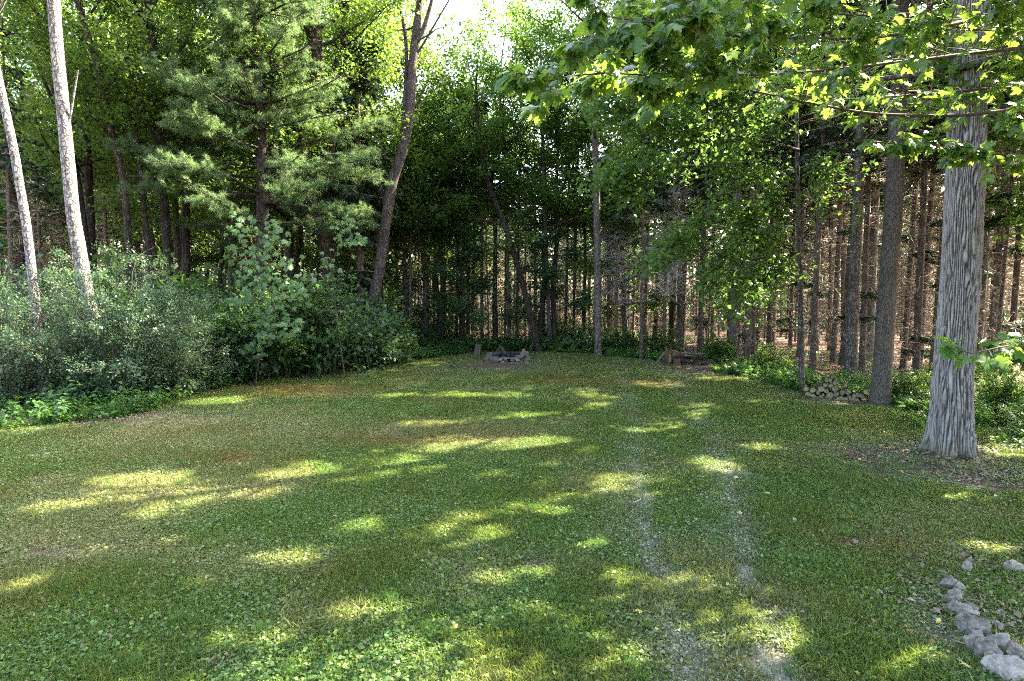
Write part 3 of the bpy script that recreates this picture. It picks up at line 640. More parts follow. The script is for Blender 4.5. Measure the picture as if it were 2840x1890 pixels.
trunk_pts(np.array([b_t + (0, 0, -.1), A(801, 330, dT), A(798, 200, dT), A(796, 100, dT), A(795, 0, dT)]), [.085, .075, .065, .05, .03], 5, gt, 10, flare=.2)
t = thing('young_broadleaf_tree', 'young tree with thin grey trunk at the left end of the log pile', 'tree', b_t)
o = obj('trunk', gt.mesh('trunk', M['bark_grey']), t); o.matrix_parent_inverse = Matrix.Translation(-Vector(b_t))
o = obj('crown', gc.mesh('crown', M['leaf_a']), t); o.matrix_parent_inverse = Matrix.Translation(-Vector(b_t))

# ------------------------------------------------------------------ trees of the left bank
def custom(name, label, path, dep, w, zc, H, Rc, nl, nleaf, ls, seed, bark='bark_dark', leaf='leaf_b', group=None, forks=(), **kw):
    """a tree whose trunk follows surveyed points; w = trunk widths in survey pixels"""
    rng = np.random.default_rng(seed); P, base = px_trunk(path, dep); P = grow(P, rng, H)
    R = list(np.array(w) / 2 * dep / FPX * cosx(path[len(path) // 2][0])) + [.03]
    tm, cm = broad(P, R, rng, zc, Rc, nl, nleaf, ls, carve=True, org=base, trunk_mat=bark, leaf_mat=leaf, seed=seed, **kw)
    t = put(name, (tm, cm), label, 'tree', base, group=group)
    for fk, fw in forks:
        Q = np.array([at(x, y, dep) for x, y in fk]) - base; g = Geo(); rr = fw / 2 * dep / FPX * cosx(fk[0][0])
        tube(g, lerp_path(Q, 16), np.linspace(rr, rr * .5, 16), 8); obj('limb', g.mesh('limb', M[bark]), t)
    return t
custom('flaky_barked_tree', 'sunlit pale trunk at the left edge of the picture, leaning out over the bush', L1, D_L1, [12, 10.5, 9.5, 8.5, 7], 8.5, 15, 3.2, 12, 7000, .12, 41, 'bark_flaky', 'leaf_b')
custom('flaky_barked_tree', 'thick sunlit pale trunk with flaking bark rising from behind the big bush', L2, D_L2, [17, 15.5, 14, 13, 11], 10, 17, 3.6, 12, 7000, .12, 42, 'bark_flaky', 'leaf_b',
       forks=[([(66, 140), (74, 95), (78, 70)], 3)])
custom('dark_trunked_tree', 'forked dark trunk just left of the thick sunlit pale trunk', [(88,255),(76,170),(62,120),(50,70),(46,0)], 20, [9, 8, 7], 5, 15, 3.6, 16, 9000, .13, 43, forks=[([(66,130),(50,95),(36,60),(10,20)], 5), ([(52,75),(44,40),(30,-5)], 4)])
custom('dark_trunked_tree', 'straight dark trunk close behind the thick sunlit pale trunk', [(92,255),(88,160),(84,90),(82,0)], 21, [10, 9, 8], 6, 16, 3.6, 16, 9000, .13, 44)
custom('dark_trunked_tree', 'slim dark trunk leaning left, second behind the thick sunlit pale trunk', [(130,262),(124,179),(110,124),(102,83),(95,59),(77,0)], 19, [9, 8, 7.5, 7], 6, 15, 3.4, 14, 8000, .13, 45)
custom('dark_trunked_tree', 'crooked mossy trunk with a Y fork among the left bank trunks', [(150,260),(140,170),(134,105),(131,90)], 19.5, [8, 6, 5], 8, 8.5, 2.6, 10, 3000, .12, 46, forks=[([(131,92),(140,72),(143,50),(142,0)], 5), ([(131,95),(122,80),(108,66),(96,52)], 3.5)])
custom('dark_trunked_tree', 'dark straight trunk with low dead twigs, left of the pine', [(168,262),(164,200),(159,131),(155,77),(152,41),(148,0)], 20, [10, 9.5, 9, 8], 6, 16, 3.6, 16, 9000, .13, 47, forks=[([(157,110),(150,85),(146,60)], 3)])
custom('dark_trunked_tree', 'thin dark trunk leaning left between two thicker trunks left of the pine', [(178,262),(175,193),(171,138),(166,99),(159,66),(150,10)], 21, [7, 6.5, 6, 5], 6, 14, 3.0, 12, 6000, .13, 48)
custom('dark_trunked_tree', 'upright dark trunk nearest the pine on its left', [(186,260),(186,200),(186,97),(184,34),(181,0)], 22, [9, 8.5, 8, 7], 6, 16, 3.6, 16, 9000, .13, 49, forks=[([(186,95),(196,70),(204,40)], 4)])
custom('dark_trunked_tree', 'sinuous dark trunk with scaly bark right of the pine', [(330,320),(326,250),(315,207),(304,185),(300,159),(305,131),(313,97),(318,62),(316,28),(314,0)], 22, [12, 12, 12, 11.5, 11, 10], 8, 17, 3.8, 14, 9000, .13, 50, forks=[([(317,60),(310,40),(300,5),(295,-20)], 6)])
custom('dark_trunked_tree', 'wavy dark trunk between the scaly trunk and the dark spruce', [(334,300),(327,215),(331,160),(335,110),(334,69),(342,45),(343,25),(350,0)], 23, [7.5, 7.5, 7, 6.5, 6], 9, 15, 3.2, 12, 6000, .13, 51)
custom('leaning_cherry_tree', 'leaning pinkish grey trunk with peeling bark and bare forks against the sky', [(358,345),(366,325),(376,287),(380,270),(383,242),(387,215),(392,180),(401,159),(407,131),(411,103),(412,69),(415,41),(420,0)], 23, [11, 11, 11, 11, 10, 9, 8], 12.5, 15, 2.2, 6, 900, .11, 52, 'bark_cherry', 'leaf_a',
       forks=[([(402,140),(404,124),(405,97),(407,69),(406,34),(399,3),(396,-25)], 5), ([(415,45),(424,28),(430,8),(436,-15)], 6), ([(412,60),(421,48),(436,22),(448,2),(455,-10)], 2.6), ([(411,112),(420,98),(425,86)], 2), ([(386,210),(380,185),(378,160),(376,140)], 3)])
# white pine
def pine(H, r0, rng, zc, Rc, org, P):
    gt = Geo(); gc = Geo(); Q, r = trunk_pts(P, [r0, r0 * .9, r0 * .75, r0 * .55, .03], 9, gt, 12, flare=.25); z = zc; TP = []; TD = []
    while z < H - .3:
        k = min(np.searchsorted(Q[:, 2], z), len(Q) - 1); u = (z - zc) / (H - zc)
        for b in range(rng.integers(5, 8)):
            az = rng.random() * 6.283; L = Rc * (1.05 - .8 * u) * (.7 + .5 * rng.random()); d = np.array([math.cos(az), math.sin(az), -.05 + .3 * u]); lp = limb_path(Q[k], d, L, rng, .12, .09, 6)
            tube(gt, lp, np.linspace(.02 + .01 * L, .008, 7), 5)
            for s in range(int(7 + 9 * L)):
                q = .3 + .7 * rng.random() ** .8; p0 = np.array([np.interp(q * 6, range(7), lp[:, c]) for c in range(3)]); d2 = nrm(d * .8 + rng.normal(size=3) * np.array([.75, .75, .3])); L2 = .25 + .55 * rng.random() * (1.2 - q * .6)
                p1 = p0 + d2 * L2 + np.array([0, 0, .06]); ribbons(gt, p0[None], p1[None], .008, rng)
                m = int(5 + L2 * 11); f = np.linspace(.25, 1, m)[:, None]; TP.append(p0 + (p1 - p0) * f + rng.normal(size=(m, 3)) * .03); TD.append(np.repeat(d2[None], m, 0))
        z += .4 + .25 * rng.random()
    TP = np.concatenate(TP); TD = np.concatenate(TD); kk = keep(TP + org); TP = TP[kk]; TD = TD[kk]; nd = 13; C = np.repeat(TP, nd, 0); D = nrm(np.repeat(TD, nd, 0) * .75 + rng.normal(size=C.shape) * .75)
    n = len(C); S = nrm(np.cross(D, rng.normal(size=(n, 3)))); L = (.11 + .06 * rng.random(n))[:, None]; t = np.repeat(np.clip(rng.normal(.5, .25, len(TP)), 0, 1), nd)
    V = np.stack([C + S * .0055, C - S * .0055, C + D * L], 1); gc.add(V.reshape(-1, 3), np.arange(n * 3).reshape(-1, 3), 0, np.repeat(t, 3))
    return gt.mesh('trunk', M['bark_dark']), gc.mesh('crown', M['needle_pine'])
P, base = px_trunk([(268, 330), (263, 245), (262, 150), (258, 60), (254, 0)], 20.3); rng = np.random.default_rng(61)
put('white_pine', pine(18, .25, rng, 5.3, 4.0, base, grow(P, rng, 15)), 'pine with soft feathery blue green needle boughs over the left bank', 'tree', base)
# dark spruce between the pine and the leaning cherry
P, base = px_trunk([(362, 330), (362, 100)], 24); rng = np.random.default_rng(62)
put('dark_spruce', spruce(16, .17, rng, 6.2, 1.9, .8, 1.2, 62, dens=1.5, live_low=.25), 'dark drooping spruce standing between the pine and the leaning bare trunk', 'tree', base)

# grape vine with large leaves on the left bank
def vine_at(spots, n, size, rng, label, base_px, dep):
    base = at(base_px[0], base_px[1], dep); base[2] = 0; gs = Geo(); gl = Geo(); C = []
    prev = base.copy(); P = [base] + [at(x, y, dep) for x, y, r in spots]
    tube(gs, lerp_path(P, 24), np.linspace(.02, .006, 24), 5)
    for x, y, r in spots:
        m = max(3, int(n * r / sum(s[2] for s in spots))); c = at(x, y, dep); C.append(c + rng.normal(size=(m, 3)) * np.array([r, r * .6, r]) * .6)
    C = np.concatenate(C); m = len(C); D = nrm(rng.normal(size=(m, 3)) * .5 + np.array([.1, -.3, -.9])); Nn = nrm(rng.normal(size=(m, 3)) * .35 + np.array([.2, -.7, .7])); S = size * rng.uniform(.6, 1.2, m)
    wide = [(V * np.array([1.1, .85, 1]), F) for V, F in MLEAF]
    stamp(gl, C, leaf_frames(C, D, Nn, S), rng.integers(0, 6, m), wide, np.clip(rng.normal(.5, .28, m), 0, 1))
    ribbons(gs, C - D * .1 + rng.normal(size=C.shape) * .05, C, .004, rng)
    t = thing('grape_vine', label, 'vine', base)
    for nm, g_, mt in (('stem', gs, 'twig'), ('foliage', gl, 'leaf_vine')):
        o = obj(nm, g_.mesh(nm, M[mt]), t); o.matrix_parent_inverse = Matrix.Translation(-Vector(base))
rng = np.random.default_rng(63)
vine_at([(258,345,.3),(275,330,.4),(292,322,.35),(262,312,.5),(285,300,.5),(248,295,.5),(300,285,.4),(262,275,.55),(280,262,.5),(245,262,.5),(258,240,.45),(272,232,.4),(240,228,.4)], 360, .19, rng, 'climbing vine with large pale lobed leaves below the pine', (255, 372), 17.2)
vine_at([(330,262,.3),(345,240,.3),(350,225,.35),(358,238,.3),(340,225,.3)], 80, .17, rng, 'vine of broad leaves hanging left of the leaning bare trunk', (345, 368), 18.6)

# ------------------------------------------------------------------ shrubs
def bush(rng, W, H, nst, nleaf, L, asp, mat, sig=.12, open_=.5, twm='twig'):
    gt = Geo(); gc = Geo(); tw = []
    for s in range(nst):
        az = rng.random() * 6.283; r = W * .5 * math.sqrt(rng.random()); b = np.array([math.cos(az) * r * .35, math.sin(az) * r * .35, -.05])
        tip = np.array([math.cos(az) * r, math.sin(az) * r, H * (1 - .45 * (r / (W * .5)) ** 2) * (.45 + .6 * rng.random())])
        mid = (b + tip) / 2 + np.array([0, 0, H * .12]) - np.array([math.cos(az), math.sin(az), 0]) * r * .1
        P = lerp_path([b, mid, tip, tip + np.array([math.cos(az) * .3, math.sin(az) * .3, -.15]) * W * .12], 12) + rng.normal(size=(12, 3)) * .02
        tube(gt, P, np.linspace(.022, .005, 12), 5)
        for k in range(16):
            q = 2 + 9 * rng.random(); a = int(q); p = P[a] + (P[min(a + 1, 11)] - P[a]) * (q - a); d = nrm(nrm(tip - b) * .4 + rng.normal(size=3) * np.array([.8, .8, .5]) + np.array([math.cos(az), math.sin(az), 0]) * .35)
            tw.append(limb_path(p, d, .3 + .5 * rng.random(), rng, -.25, .12, 4))
    tw = np.array(tw); ribbons(gt, tw[:, 0], tw[:, 2], .006, rng); ribbons(gt, tw[:, 2], tw[:, 4], .004, rng)
    wt = rng.random(len(tw)) ** 1.6; pick = rng.choice(len(tw), nleaf, p=wt / wt.sum()); q = rng.random(nleaf) * 3.999; a = q.astype(int); f = (q - a)[:, None]
    ax = nrm(tw[pick, a + 1] - tw[pick, a]); C = tw[pick, a] * (1 - f) + tw[pick, a + 1] * f + rng.normal(size=(nleaf, 3)) * sig * .5
    D = nrm(ax * .8 + rng.normal(size=(nleaf, 3)) * .7); Nn = nrm(rng.normal(size=(nleaf, 3)) * .6 + np.array([0, -.2, 1])); sz = L * (.6 + .7 * rng.random(nleaf))
    ok = C[:, 2] > .03; kites(gc, C[ok], D[ok], Nn[ok], sz[ok], sz[ok] * asp, .12, np.clip(rng.normal(.5, .25, ok.sum()), 0, 1), droop=.1)
    return gt.mesh('stems', M[twm]), gc.mesh('foliage', M[mat])
SN = ('stems', 'foliage')
rng = np.random.default_rng(71)
def gp(px, py): p = spot(px, py); p[2] = 0; return p
put('big_bush', bush(rng, 5.2, 4.2, 80, 48000, .066, .42, 'leaf_bush'), 'large grey green bush bulging over the lawn on the left', 'shrub', gp(120, 402), names=SN)
put('big_bush', bush(rng, 4.4, 4.0, 70, 36000, .066, .42, 'leaf_bush'), 'tall grey green bush cut by the left edge of the picture', 'shrub', gp(10, 408), names=SN)
put('big_bush', bush(rng, 3.0, 2.5, 44, 19200, .066, .42, 'leaf_bush'), 'rounded grey green bush at the right end of the large bush', 'shrub', gp(172, 397), names=SN)
VB = [bush(np.random.default_rng(80 + k), 2.0, 1.9, 26, 5200, .10, .6, m) for k, m in enumerate(('leaf_c', 'leaf_a', 'leaf_c', 'leaf_b'))]
SHR = [(300,372,1.15,0,'blue green shrub below the climbing vine'),(318,366,1.5,2,'tall blue green shrub right of the climbing vine'),(345,362,1.25,0,'blue green shrub at the foot of the leaning bare trunk, left side'),(375,358,.9,2,'low blue green shrub at the foot of the leaning bare trunk'),
 (270,376,.8,1,'low bright green shrub in front of the climbing vine'),(228,380,.85,1,'low green shrub between the big bush and the vine'),(250,374,1.1,2,'dark shrub beneath the pine'),(400,355,1.0,1,'green shrub right of the leaning bare trunk'),(425,352,.9,0,'bluish shrub at the left end of the far lawn edge'),
 (455,349,.8,1,'green shrub behind the leaning boards'),(545,349,.9,1,'green shrub behind the fire pit on its right'),(565,348,1.0,3,'leafy shrub in the middle of the far lawn edge'),(585,347,.8,1,'low shrub left of the grey trunk at the far edge'),(610,349,.8,3,'low shrub at the foot of the grey trunk at the far edge'),
 (625,354,.75,1,'leafy shrub left of the thin pale trunk'),(662,357,.8,1,'green shrub between the thin pale trunk and the woodpile'),(720,362,.7,1,'green shrub right of the old woodpile'),(770,372,.6,3,'small shrub left of the young thin trunk'),(910,405,.5,1,'low leafy shrub between the grey trunk and the oak'),
 (925,398,.55,3,'low leafy shrub close behind the oak'),(1000,410,.6,1,'leafy shrub right of the oak')]
SHR += [(236,381,1.25,0,'leafy shrub at the foot of the climbing vine, left side'),(262,380,1.3,2,'blue green shrub directly under the climbing vine'),(292,377,1.5,1,'leafy shrub at the foot of the climbing vine, right side'),(318,375,1.6,0,'dense blue green shrub hiding the foot of the scaly trunk'),(340,372,1.5,2,'blue green shrub hiding the foot of the wavy trunk'),(362,369,1.3,0,'blue green shrub hiding the foot of the leaning bare trunk'),(388,366,.9,1,'low green shrub beside the leaning bare trunk, lawn side'),(212,383,1.5,2,'leafy shrub right behind the rounded grey green bush'),(240,368,1.7,0,'tall leafy shrub behind the climbing vine'),(285,364,1.9,1,'tall leafy shrub right behind the climbing vine'),(330,356,2.0,0,'tall shrub left of the leaning bare trunk'),(362,352,1.7,2,'shrub closing the gap behind the leaning bare trunk'),(392,350,1.6,1,'broad shrub behind the bluish ones at the far left'),(415,347,1.5,2,'feathery shrub left of the leaning boards'),(150,384,1.8,1,'leafy shrub behind the large grey green bush'),(60,388,1.8,2,'dark leafy shrub behind the leftmost pale trunk'),(200,372,1.6,3,'bright shrub among the left bank trunks')]
for k, (x, y, s, v, lab) in enumerate(SHR): put('leafy_shrub', VB[v], lab, 'shrub', gp(x, y), k * 1.7, s * (1.25 if x < 440 and y > 357 else 1), 'shrubs along the lawn edge', SN)

# ------------------------------------------------------------------ generic forest trees
rng = np.random.default_rng(90)
def straight(H, wob): return np.array([(0, 0, -.1)] + [(rng.normal() * wob * z / H, rng.normal() * wob * z / H, z) for z in np.linspace(H * .2, H, 6)])
BV = []
for k, (H, zc, Rc, nl, leaf, bark, n) in enumerate([(15, 5.5, 3.4, 24, 'leaf_a', 'bark_dark', 12500), (14, 4.8, 3.1, 24, 'leaf_b', 'bark_grey', 12500), (16, 6.5, 3.6, 24, 'leaf_b', 'bark_dark', 12500), (12, 2.0, 3.0, 26, 'leaf_a', 'bark_grey', 9500), (9, 1.2, 2.6, 24, 'leaf_a', 'bark_grey', 9000), (7, .9, 2.2, 20, 'leaf_c', 'bark_dark', 6500)]):
    BV.append(broad(straight(H, .5), [.15, .12, .09, .05, .02], np.random.default_rng(100 + k), zc, Rc, nl, n, .14, trunk_mat=bark, leaf_mat=leaf, seed=k, sides=8))
SV = []
for k, (H, r, live, Rc, dd, ll) in enumerate([(14, .12, 7.5, 1.5, 1.3, .06), (13, .10, 7, 1.3, 1.5, .0), (15, .14, 8, 1.6, 1.2, .1), (12, .085, 7, 1.1, 1.6, .0), (13, .11, 5, 1.6, 1.0, .3)]):
    SV.append(spruce(H, r, np.random.default_rng(120 + k), live, Rc, .5, dd, k, lean=(.3 * math.sin(k * 2), .2), live_low=ll, sides=8, dens=.45))
TAKEN = []
def free(p, d):
    if any((p[0] - q[0]) ** 2 + (p[1] - q[1]) ** 2 < d * d for q in TAKEN): return False
    TAKEN.append((p[0], p[1])); return True
for c in list(COL.objects):
    if c.type == 'EMPTY' and c.get('category') == 'tree': TAKEN.append((c.location.x, c.location.y))
# surveyed spruces of the right-hand plantation: base position, trunk width in survey pixels, label
RS = [(810,345,5,'left one of twin lichened trunks behind the young thin tree'),(817,343,5,'right one of twin lichened trunks behind the young thin tree'),(833,362,6,'spruce trunk leaning right behind the log pile'),(853,350,6,'dark spruce trunk just left of the smooth grey tree'),
 (903,369,6.5,'mossy spruce trunk close right of the smooth grey tree'),(918,371,7,'spruce trunk midway between the smooth grey tree and the oak'),(932,376,8,'dark spruce trunk close left of the oak'),(988,390,10,'thick leaning spruce trunk right of the oak'),(1008,392,8,'dark spruce trunk at the right edge of the picture'),(993,399,4.5,'thin mossy trunk right of the oak'),
 (771,350,8,'reddish brown spruce trunk right of the leafy young tree'),(757,348,5,'slim spruce trunk right of the old woodpile'),(700,343,6,'brown spruce trunk behind the old woodpile'),(712,341,4,'thin sunlit spruce trunk behind the old woodpile'),(683,342,5,'dark spruce trunk behind the left end of the woodpile'),(627,341,5,'pale trunk left of the thin pale front trunk'),
 (646,345,4.5,'slim trunk close behind the thin pale front trunk'),(745,356,3.5,'small spruce pole right of the woodpile'),(868,352,4,'thin pole behind the smooth grey tree'),(790,349,4.5,'thin dark spruce just left of the young thin trunk')]
for k, (x, y, w, lab) in enumerate(RS):
    b = gp(x, y); r0 = w / 2 * b[1] / FPX * cosx(x); rg = np.random.default_rng(300 + k)
    ms = spruce(17 + 2.5 * rg.random(), r0, rg, 7.0 + rg.random(), 2.1, .6, 1.3, k, True, b, lean=((.5 if x > 800 else 0) + rg.normal() * .12, rg.normal() * .1), live_low=.1, sides=10, dens=1.15)
    put('spruce_tree', ms, lab, 'tree', b, group='spruces of the plantation edge'); TAKEN.append((b[0], b[1]))
b = gp(641, 361); rg = np.random.default_rng(340); put('spruce_tree', spruce(11, .085, rg, 6.5, 1.3, 2.5, 1.0, 3, True, b, dens=.9), 'thin pale trunk standing alone at the far lawn edge', 'tree', b); TAKEN.append((b[0], b[1]))
b = gp(664, 357.5); rg = np.random.default_rng(341); put('dead_spruce', spruce(7.6, .08, rg, 99, 1.3, 3.0, 6.0, 4, lichen=True), 'dead spruce with a haze of grey lichened twigs right of the grey trunk', 'tree', b); TAKEN.append((b[0], b[1]))
b = gp(616, 352); rg = np.random.default_rng(342); put('dead_spruce', spruce(7.5, .06, rg, 99, 1.3, 2.6, 5.0, 4, lichen=True), 'dead spruce with grey lichened twigs crossing the tall grey trunk', 'tree', b); TAKEN.append((b[0], b[1]))
custom('grey_trunked_tree', 'tall straight grey trunk at the far edge, right of the fire pit', [(598,334),(597,215),(595,131),(592,40)], 27, [7.5, 7, 6.5, 6], 8.5, 18, 4.0, 20, 15000, .14, 53, 'bark_grey', 'leaf_a')
custom('grey_trunked_tree', 'slender pale grey trunk behind the fire pit on its right', [(549,322),(546,250),(543,160),(541,60)], 30, [4.5, 4, 3.6, 3], 6.0, 15, 3.4, 20, 14000, .14, 54, 'bark_grey', 'leaf_a')
custom('grey_trunked_tree', 'dark slanting trunk with leafy boughs left of the slender pale trunk', [(535,335),(522,280),(505,225),(490,190)], 29, [6, 5.5, 5], 4.0, 13, 3.8, 20, 9000, .14, 55, 'bark_dark', 'leaf_a')
rng = np.random.default_rng(91)
def sky_limit(x, y):                                    # the gap in the canopy where sky shows, and open sun over the clearing
    px = 512 + x / y * FPX
    return 2.6 + (.42 if px < 425 or px > 490 else .36) * y if 375 < px < 515 else 99
GEN = []
def generic(x, y, kinds, lab, grp, d=1.6, smin=.85, smax=1.2):
    if not free((x, y), d): return
    kind, v = kinds[rng.integers(len(kinds))]; ms = BV[v] if kind == 'b' else SV[v]; H = {'b': [15, 14, 16, 12, 9, 7], 's': [14, 13, 15, 12, 13]}[kind][v]
    s = min(rng.uniform(smin, smax), sky_limit(x, y) / H)
    px = 512 + x / y * FPX
    if px < -25 or px > 1050: return
    if kind == 's' and 7 < x < 17 and y < 33:
        rg = np.random.default_rng(1000 + len(GEN)); ms = spruce(14.5, .12, rg, 7.5, 1.6, .5, 1.3, len(GEN), True, np.array([x, y, 0.0]), lean=(rg.normal() * .3, rg.normal() * .3), live_low=.06, sides=8, dens=.8); s = 1.0
    GEN.append((y, px, kind, put('broadleaf_tree' if kind == 'b' else 'spruce_tree', ms, lab[0], 'tree', (x, y, 0), 0 if s == 1.0 else rng.random() * 6.28, s, grp[0] if kind == 'b' else grp[1])))
GL = (('broadleaf tree in the sunlit woods behind the left bank', 'spruce with bare lower twigs in the woods behind the left bank'), ('broadleaf trees behind the left bank', 'spruces behind the left bank'))
GC = (('leafy tree in the woods beyond the far end of the lawn', 'slim spruce in the dense poles beyond the far end of the lawn'), ('trees beyond the lawn', 'poles beyond the lawn'))
GR = (('leafy tree deep inside the plantation on the right', 'spruce deep inside the dark plantation on the right'), ('leafy trees deep in the plantation', 'spruces deep in the plantation'))
for y in np.arange(18.5, 46, 2.7):
    for x in np.arange(-y * .95 - 1, -2.2 - y * .02, 2.3):
        X = x + rng.normal() * .6; Y = y + rng.normal() * .6
        if X > XL(min(Y, YF)) - 3.2 and Y < YF + 1: continue
        generic(X, Y, [('b', 0), ('b', 1), ('b', 2), ('b', 2), ('b', 4), ('s', 0), ('s', 1), ('s', 3), ('s', 3)], *GL, d=1.6)
for y in np.arange(31, 52, 2.2):
    for x in np.arange(-.14 * y, .27 * y, 1.6):
        generic(x + rng.normal() * .5, y + rng.normal() * .5, [('s', 0), ('s', 1), ('s', 3), ('s', 3), ('s', 1), ('b', 0)], *GC, d=1.2, smin=.85 if y < 39 else .65, smax=1.2 if y < 39 else .8)
for x, y, v, s, lab in [(-5.5,30.5,4,1.1,'leafy understorey tree at the left of the far lawn edge'),(-2.6,30,5,1.0,'small blue green tree behind the leaning boards'),(1.6,30.3,5,1.1,'small dark leaved tree right behind the fire pit'),(-4.2,33,3,1.0,'bushy tree with blue green leaves below the sky gap'),(6.2,31,4,1.2,'leafy tree right of the tall grey trunk')]:
    put('understorey_tree', BV[v], lab, 'tree', (x, y, 0), x, s, 'understorey trees at the far edge')
for x, y, v, s, lab in [(-6.3, 27.5, 2, 1.15, 'tall leafy tree right behind the leaning bare trunk'), (-4.6, 30.5, 1, 1.2, 'tall leafy tree left of the sky gap'), (-2.9, 34, 0, 1.0, 'leafy tree reaching into the bottom of the sky gap'), (-.9, 31.5, 2, 1.12, 'tall leafy tree right of the sky gap'), (-7.5, 30, 0, 1.2, 'tall leafy tree behind the dark spruce')]:
    put('broadleaf_tree', BV[v], lab, 'tree', (x, y, 0), x * 3, s, 'tall trees around the sky gap')
for y in np.arange(17, 50, 2.1):
    for x in np.arange(max(9.5, .27 * y), y * .98 + 2, 2.0):
        X = x + rng.normal() * .45; Y = y + rng.normal() * .45
        if X < XR(min(Y, YF)) + 2.2 and Y < YF: continue
        generic(X, Y, [('s', 0), ('s', 1), ('s', 2), ('s', 3), ('s', 4)], *GR, d=1.45, smin=.85 if Y < 33 else .62, smax=1.05 if Y < 33 else .78)
LM = [(5, 'the left picture edge'), (30, 'the leftmost pale trunk'), (80, 'the thick pale trunk'), (125, 'the left leaning dark trunk'), (165, 'the dead twigged trunk'), (225, 'the left side of the pine'), (265, 'the pine'), (315, 'the scaly dark trunk'), (345, 'the wavy dark trunk'), (365, 'the dark spruce'), (392, 'the leaning bare trunk'), (440, 'the sky gap'),
      (478, 'the leaning boards'), (508, 'the fire pit'), (546, 'the slender pale trunk'), (597, 'the tall grey trunk'), (641, 'the thin pale front trunk'), (695, 'the old woodpile'), (745, 'the hanging young leaves'), (800, 'the young thin trunk'), (836, 'the log pile'), (880, 'the smooth grey trunk'), (915, 'the gap left of the oak'), (950, 'the oak'), (985, 'the gap right of the oak'), (1020, 'the right picture edge')]
ORD = ['nearest', 'second', 'third', 'fourth', 'fifth', 'sixth', 'seventh', 'eighth', 'ninth', 'tenth', 'eleventh', 'twelfth']
cnt = {}
for y, px, kind, t in sorted(GEN, key=lambda q: q[0]):
    m = min(LM, key=lambda q: abs(q[0] - px)); side = 'left of' if px < m[0] - 5 else 'right of' if px > m[0] + 5 else 'behind'
    c = cnt[(m[1], side, kind)] = cnt.get((m[1], side, kind), -1) + 1
    t['label'] = '%s in the woods, %s %s, %s one back' % ('leafy tree' if kind == 'b' else 'spruce', side, m[1], ORD[min(c, 11)])
# distant wood behind everything, one mass
g = Geo(); rg = np.random.default_rng(400); gl_ = Geo()
for k in range(600):
    y = rg.uniform(50, 85); x = rg.uniform(-1.05, 1.05) * y; H = rg.uniform(10, 15); r = rg.uniform(.06, .14)
    tube(g, [(x, y, -.1), (x + rg.normal() * .3, y, H * .5), (x + rg.normal() * .5, y, H)], [r, r * .8, .02], 5)
n = 150000; y = rg.uniform(50, 90, n); C = np.stack([rg.uniform(-1.05, 1.05, n) * y, y, 14 * rg.random(n) ** 1.6], 1)
C = C[(fbm(C[:, 0] * .25, C[:, 2] * .4 + C[:, 1] * .2) > .42 - .2 * (C[:, 2] < 4))]; n = len(C); sz = .25 + .35 * rg.random(n)
kites(gl_, C, rg.normal(size=(n, 3)), nrm(rg.normal(size=(n, 3)) * .6 + np.array([0, 0, 1])), sz, sz * .7, .1, np.clip(rg.normal(.5, .25, n), 0, 1))
t = thing('distant_wood', 'far wood closing the view between the trunks', 'wood'); t['kind'] = 'stuff'
for nm, g_, mt in (('trunks', g, 'bark_spruce'), ('foliage', gl_, 'needle_spruce')): o = obj(nm, g_.mesh(nm, M[mt]), t); o['kind'] = 'stuff'
# ------------------------------------------------------------------ grass and ground cover
def grassmat(name, green0, green1, dryc, mossc, tf=.35):
    m, nt, out = newmat(name)
    I = lambda n: N(nt, 'ShaderNodeAttribute', attribute_name=n, attribute_type='INSTANCER').outputs['Fac']
    t = N(nt, 'ShaderNodeAttribute', attribute_name='tint').outputs['Fac']
    col = ramp(nt, t, [(0, green0), (1, green1)])
    rnd = lambda x: mathn(nt, 'MULTIPLY', x, mathn(nt, 'ADD', t, .35))
    col = mixc(nt, mathn(nt, 'MINIMUM', rnd(I('dry')), 1.0), col, dryc); col = mixc(nt, mathn(nt, 'MINIMUM', rnd(I('moss')), 1.0), col, mossc)
    col = mixc(nt, mathn(nt, 'MINIMUM', rnd(I('worn')), 1.0), col, (.40, .39, .32))
    p = N(nt, 'ShaderNodeBsdfPrincipled'); p.inputs['Roughness'].default_value = .5; p.inputs['Specular IOR Level'].default_value = .3; nt.links.new(col, p.inputs['Base Color'])
    tr = nt.nodes.new('ShaderNodeBsdfTranslucent'); nt.links.new(mixc(nt, .5, col, (.30, .38, .05)), tr.inputs['Color'])
    mx = nt.nodes.new('ShaderNodeMixShader'); mx.inputs[0].default_value = tf; nt.links.new(p.outputs[0], mx.inputs[1]); nt.links.new(tr.outputs[0], mx.inputs[2]); nt.links.new(mx.outputs[0], out.inputs[0])
    return m
M['grass'] = grassmat('grass_blade', (.025, .06, .012), (.19, .29, .055), (.34, .29, .14), (.22, .15, .04))
M['clover'] = grassmat('clover_leaf', (.028, .075, .018), (.17, .29, .075), (.28, .26, .12), (.19, .14, .04), .3)
M['straw'] = plainmat('dry_leaf', (.12, .085, .055), (.30, .24, .18), 5, .1)
